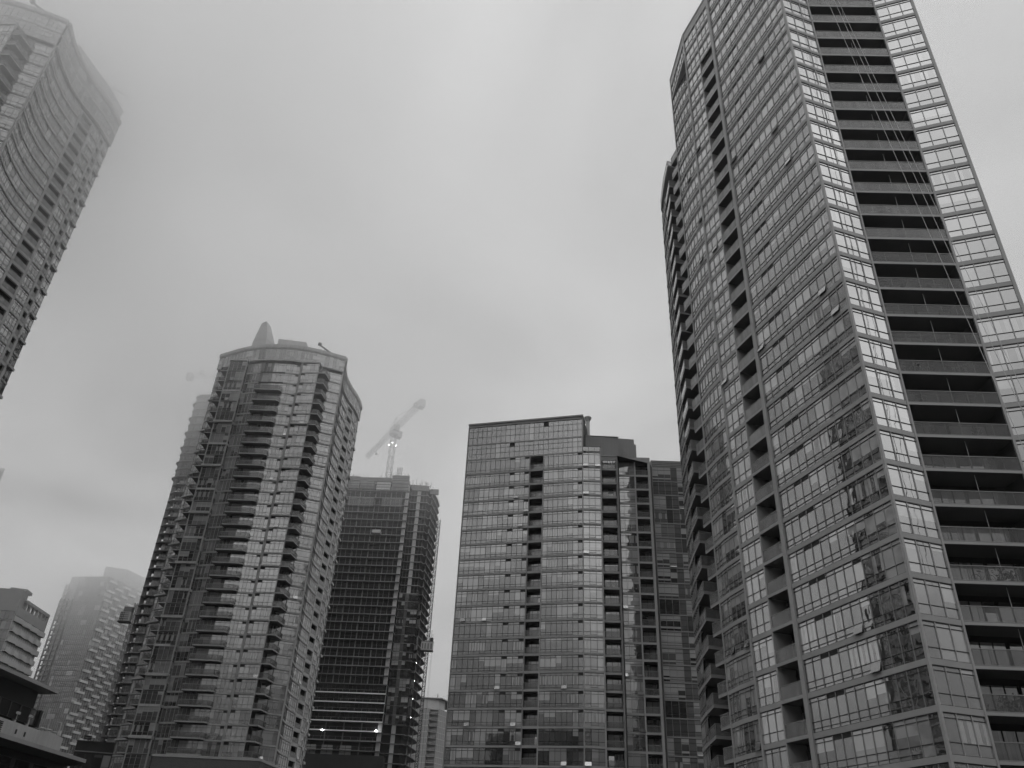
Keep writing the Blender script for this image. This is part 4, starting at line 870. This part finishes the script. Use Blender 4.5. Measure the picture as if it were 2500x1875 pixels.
tm.matrix_world = Matrix(((u[0], 0, n[0], (a[0]+b2[0])/2+n[0]*.1), (u[1], 0, n[1], (a[1]+b2[1])/2+n[1]*.1), (0, 1, 0, 28.9), (0, 0, 0, 1))); tx.materials.append(MATS['white_panel']); bpy.context.view_layer.update(); dg = bpy.context.evaluated_depsgraph_get(); lm = bpy.data.meshes.new_from_object(tm.evaluated_get(dg)); lo_ = bpy.data.objects.new('lettering', lm); COL.objects.link(lo_); lo_.matrix_world = tm.matrix_world.copy(); lo_.parent = t; bpy.data.objects.remove(tm); lo_.name = 'lettering'

# ================================================================ unseen blocks added to darken lower facades and their reflections
def shade_block(label, poly, h, nwin):
    t = thing('shade_block', label, 'building'); m = MB(); m.prism(inset(poly + poly[:1], .15)[:-1], 0, h, 'brick'); m.build('wall', t)
    m = MB(); m.prism(poly, h, h+.6, 'concrete_raw'); m.build('roof', t)
    for f in range(int((h-4)/3.1)):
        for (p, q_), n in zip(zip(poly, poly[1:]), nwin):
            if not n: continue
            fr, gl = window(p, q_, 4.6+3.1*f, 6.4+3.1*f, n, (), 'glass_dim', vert='brick', mw=1.4, tones=(.01, .06), open_=0); u, nn, l = frame(p, q_); fr.bx(p, u, nn, 0, l, -.1, .06, 3.2+3.1*f, 4.6+3.1*f, 'brick')
            o = fr.build('window', t); gl.build('glazing', o)
shade_block('unseen dark brick block behind the view, added to darken the lower panes of the mid-height block', [(75, -38), (-48, -42), (-48, -85), (75, -85)], 52, (30, 0, 0))
shade_block('unseen dark brick block left of the view, added to darken the corner tower low down', [(-36, -30), (-36, 22), (-72, 22), (-72, -30)], 44, (14, 10, 0))

# ================================================================ things on the near tower's balconies
def bal_z(k): return F0 + FH*k + .30
def pot_plant(x, y, z, h, label):
    t = thing('potted_plant', label, 'potted plant', group='plants on the deep balconies')
    m = MB(); m.lathe((x, y, z), [(.14, 0), (.2, .32), (.22, .34), (.2, .36)], 'concrete', 12); m.build('pot', t)
    m = MB()
    for i in range(70):
        w = random.uniform(0, 6.3); el = random.uniform(.1, 1.4); r_ = h*random.uniform(.35, 1.0); c = (x+math.cos(w)*math.cos(el)*r_*.6, y+math.sin(w)*math.cos(el)*r_*.6, z+.34+math.sin(el)*r_)
        a = random.uniform(0, 6.3); s = .10; q1 = (math.cos(a)*s, math.sin(a)*s, random.uniform(-.1, .1)); q2 = (-q1[1]*.5, q1[0]*.5, random.uniform(-.1, .1))
        m.quad(tuple(c[i2]-q1[i2] for i2 in range(3)), tuple(c[i2]-q2[i2] for i2 in range(3)), tuple(c[i2]+q1[i2] for i2 in range(3)), tuple(c[i2]+q2[i2] for i2 in range(3)), 'leaf')
        if i % 6 == 0: m.bar((x, y, z+.3), c, .012, 'leaf')
    m.build('leaves', t)
def lounge_chair(x, y, z, label):
    t = thing('balcony_chair', label, 'chair', group='chairs on the deep balconies')
    m = MB(); m.box(x-.28, x+.28, y-.25, y+.25, z+.38, z+.43, 'dark_panel'); m.build('seat', t)
    m = MB(); m.hexa([(x-.28, y+.22, z+.43), (x+.28, y+.22, z+.43), (x+.28, y+.27, z+.43), (x-.28, y+.27, z+.43), (x-.28, y+.40, z+.92), (x+.28, y+.40, z+.92), (x+.28, y+.45, z+.92), (x-.28, y+.45, z+.92)], 'dark_panel'); m.build('backrest', t)
    for i, j in ((-1, -1), (1, -1), (1, 1), (-1, 1)):
        m = MB(); m.bar((x+i*.25, y+j*.22, z), (x+i*.25, y+j*.22, z+.4), .02, 'frame_dark'); m.build('leg', t)
def bicycle(x, y, z, label):
    t = thing('bicycle', label, 'bicycle')
    for dx_ in (-.52, .52):
        m = MB(); k = 20
        for i in range(k):
            a, b = 2*math.pi*i/k, 2*math.pi*(i+1)/k; m.bar((x+dx_+.33*math.cos(a), y, z+.33+.33*math.sin(a)), (x+dx_+.33*math.cos(b), y, z+.33+.33*math.sin(b)), .022, 'frame_dark')
        for i in range(8): a = 2*math.pi*i/8; m.bar((x+dx_, y, z+.33), (x+dx_+.32*math.cos(a), y, z+.33+.32*math.sin(a)), .006, 'steel')
        m.build('wheel', t)
    m = MB(); P = {'a': (x-.52, y, z+.33), 'b': (x-.08, y, z+.30), 's': (x-.2, y, z+.80), 'h': (x+.36, y, z+.82), 'f': (x+.52, y, z+.33)}
    for i, j in ('ab', 'as', 'bs', 'bh', 'sh', 'hf'): m.bar(P[i], P[j], .022, 'steel')
    m.build('frame', t)
    m = MB(); m.bar((x-.34, y, z+.9), (x-.08, y, z+.9), .05, 'frame_dark', 6); m.bar((x-.21, y, z+.8), (x-.21, y, z+.9), .015, 'steel'); m.build('saddle', t)
    m = MB(); m.bar((x+.38, y-.28, z+1.0), (x+.38, y+.28, z+1.0), .018, 'frame_dark', 6); m.bar((x+.36, y, z+.82), (x+.38, y, z+1.0), .018, 'steel'); m.build('handlebar', t)
bicycle(33.9, 55.5, bal_z(-5), 'bicycle standing behind a deep balcony railing on the corner tower')
PLANTS = [(35.2, -5, 1.1, 'wide leafy'), (36.0, -5, .8, 'dark'), (33.0, -8, .9, 'low'), (33.9, -8, 1.0, 'tall'), (34.8, -8, .9, 'bushy'), (32.3, 1, .9, 'round'), (33.2, 1, 1.0, 'broad'), (34.4, 1, .7, 'small'), (36.6, -1, .8, 'single'), (33.2, -1, .7, 'low')]
WHERE = {-5: 'beside the bicycle', -8: 'on the lowest deep balcony in view', 1: 'on the deep balcony with three plants', -1: 'on the deep balcony under the two chairs'}
for i, (x, kk, h, w) in enumerate(PLANTS): pot_plant(x, 55.6, bal_z(kk), h, f'{w} potted plant behind the glass railing {WHERE[kk]}')
for x, kk, w in ((32.9, 0, 'dark chair behind the railing under the three plants, nearer the corner glass strip'), (36.0, 0, 'dark chair behind the railing under the three plants, nearer the outer glass strip')): lounge_chair(x, 55.5, bal_z(kk), w)

# ================================================================ air
m = MB(); m.box(-900, 900, -900, 900, -1, 206, 'core'); hz = m.build('haze'); stuff(hz)
hm = bpy.data.materials.new('haze'); hm.use_nodes = True; ht = hm.node_tree; ht.nodes.clear()
ho = ht.nodes.new('ShaderNodeOutputMaterial'); pv = ht.nodes.new('ShaderNodeVolumePrincipled')
pv.inputs['Color'].default_value = (0.97, 0.97, 0.97, 1); pv.inputs['Density'].default_value = 0.00013; pv.inputs['Anisotropy'].default_value = 0.6
ht.links.new(pv.outputs[0], ho.inputs['Volume']); hz.data.materials.clear(); hz.data.materials.append(hm)
# the low cloud that the tower tops stand in: thin at its underside, thicker higher up
CLOUD0, CLOUD1, CLOUDA = 78.0, 165.0, 5.0e-6
m = MB(); m.box(-520, 300, 30, 760, CLOUD0, CLOUD1, 'core'); fb = m.build('low_cloud'); stuff(fb)
hm = bpy.data.materials.new('low_cloud'); hm.use_nodes = True; ht = hm.node_tree; ht.nodes.clear()
N = ht.nodes.new; lk = ht.links.new
ho = N('ShaderNodeOutputMaterial'); pv = N('ShaderNodeVolumePrincipled'); pv.inputs['Color'].default_value = (0.98, 0.98, 0.98, 1); pv.inputs['Anisotropy'].default_value = 0.5
ge = N('ShaderNodeNewGeometry'); sx = N('ShaderNodeSeparateXYZ'); lk(ge.outputs['Position'], sx.inputs[0])
a = N('ShaderNodeMath'); a.operation = 'SUBTRACT'; a.inputs[1].default_value = CLOUD0; lk(sx.outputs[2], a.inputs[0])
b = N('ShaderNodeMath'); b.operation = 'MULTIPLY'; lk(a.outputs[0], b.inputs[0]); lk(a.outputs[0], b.inputs[1])
c = N('ShaderNodeMath'); c.operation = 'MULTIPLY'; c.inputs[1].default_value = CLOUDA; lk(b.outputs[0], c.inputs[0])
d = N('ShaderNodeMapRange'); d.interpolation_type = 'SMOOTHSTEP'; d.inputs['From Min'].default_value = -110; d.inputs['From Max'].default_value = 10; d.inputs['To Min'].default_value = 1.0; d.inputs['To Max'].default_value = 0.42; lk(sx.outputs[0], d.inputs['Value'])
n = N('ShaderNodeTexNoise'); n.inputs['Scale'].default_value = 0.012; n.inputs['Detail'].default_value = 2; lk(ge.outputs['Position'], n.inputs['Vector'])
e = N('ShaderNodeMapRange'); e.inputs['From Min'].default_value = 0.3; e.inputs['From Max'].default_value = 0.7; e.inputs['To Min'].default_value = 0.4; e.inputs['To Max'].default_value = 1.6; lk(n.outputs[0], e.inputs['Value'])
y = N('ShaderNodeMapRange'); y.interpolation_type = 'SMOOTHSTEP'; y.inputs['From Min'].default_value = 130; y.inputs['From Max'].default_value = 295; y.inputs['To Min'].default_value = 1.9; y.inputs['To Max'].default_value = 0.4; lk(sx.outputs[1], y.inputs['Value'])
xy = N('ShaderNodeMath'); xy.operation = 'MULTIPLY'; lk(d.outputs[0], xy.inputs[0]); lk(y.outputs[0], xy.inputs[1])
f = N('ShaderNodeMath'); f.operation = 'MULTIPLY'; lk(c.outputs[0], f.inputs[0]); lk(xy.outputs[0], f.inputs[1])
g2 = N('ShaderNodeMath'); g2.operation = 'MULTIPLY'; lk(f.outputs[0], g2.inputs[0]); lk(e.outputs[0], g2.inputs[1]); lk(g2.outputs[0], pv.inputs['Density'])
lk(pv.outputs[0], ho.inputs['Volume']); fb.data.materials.clear(); fb.data.materials.append(hm)
cy.volume_step_rate = 0.4; cy.volume_preview_step_rate = 0.4; cy.volume_max_steps = 128
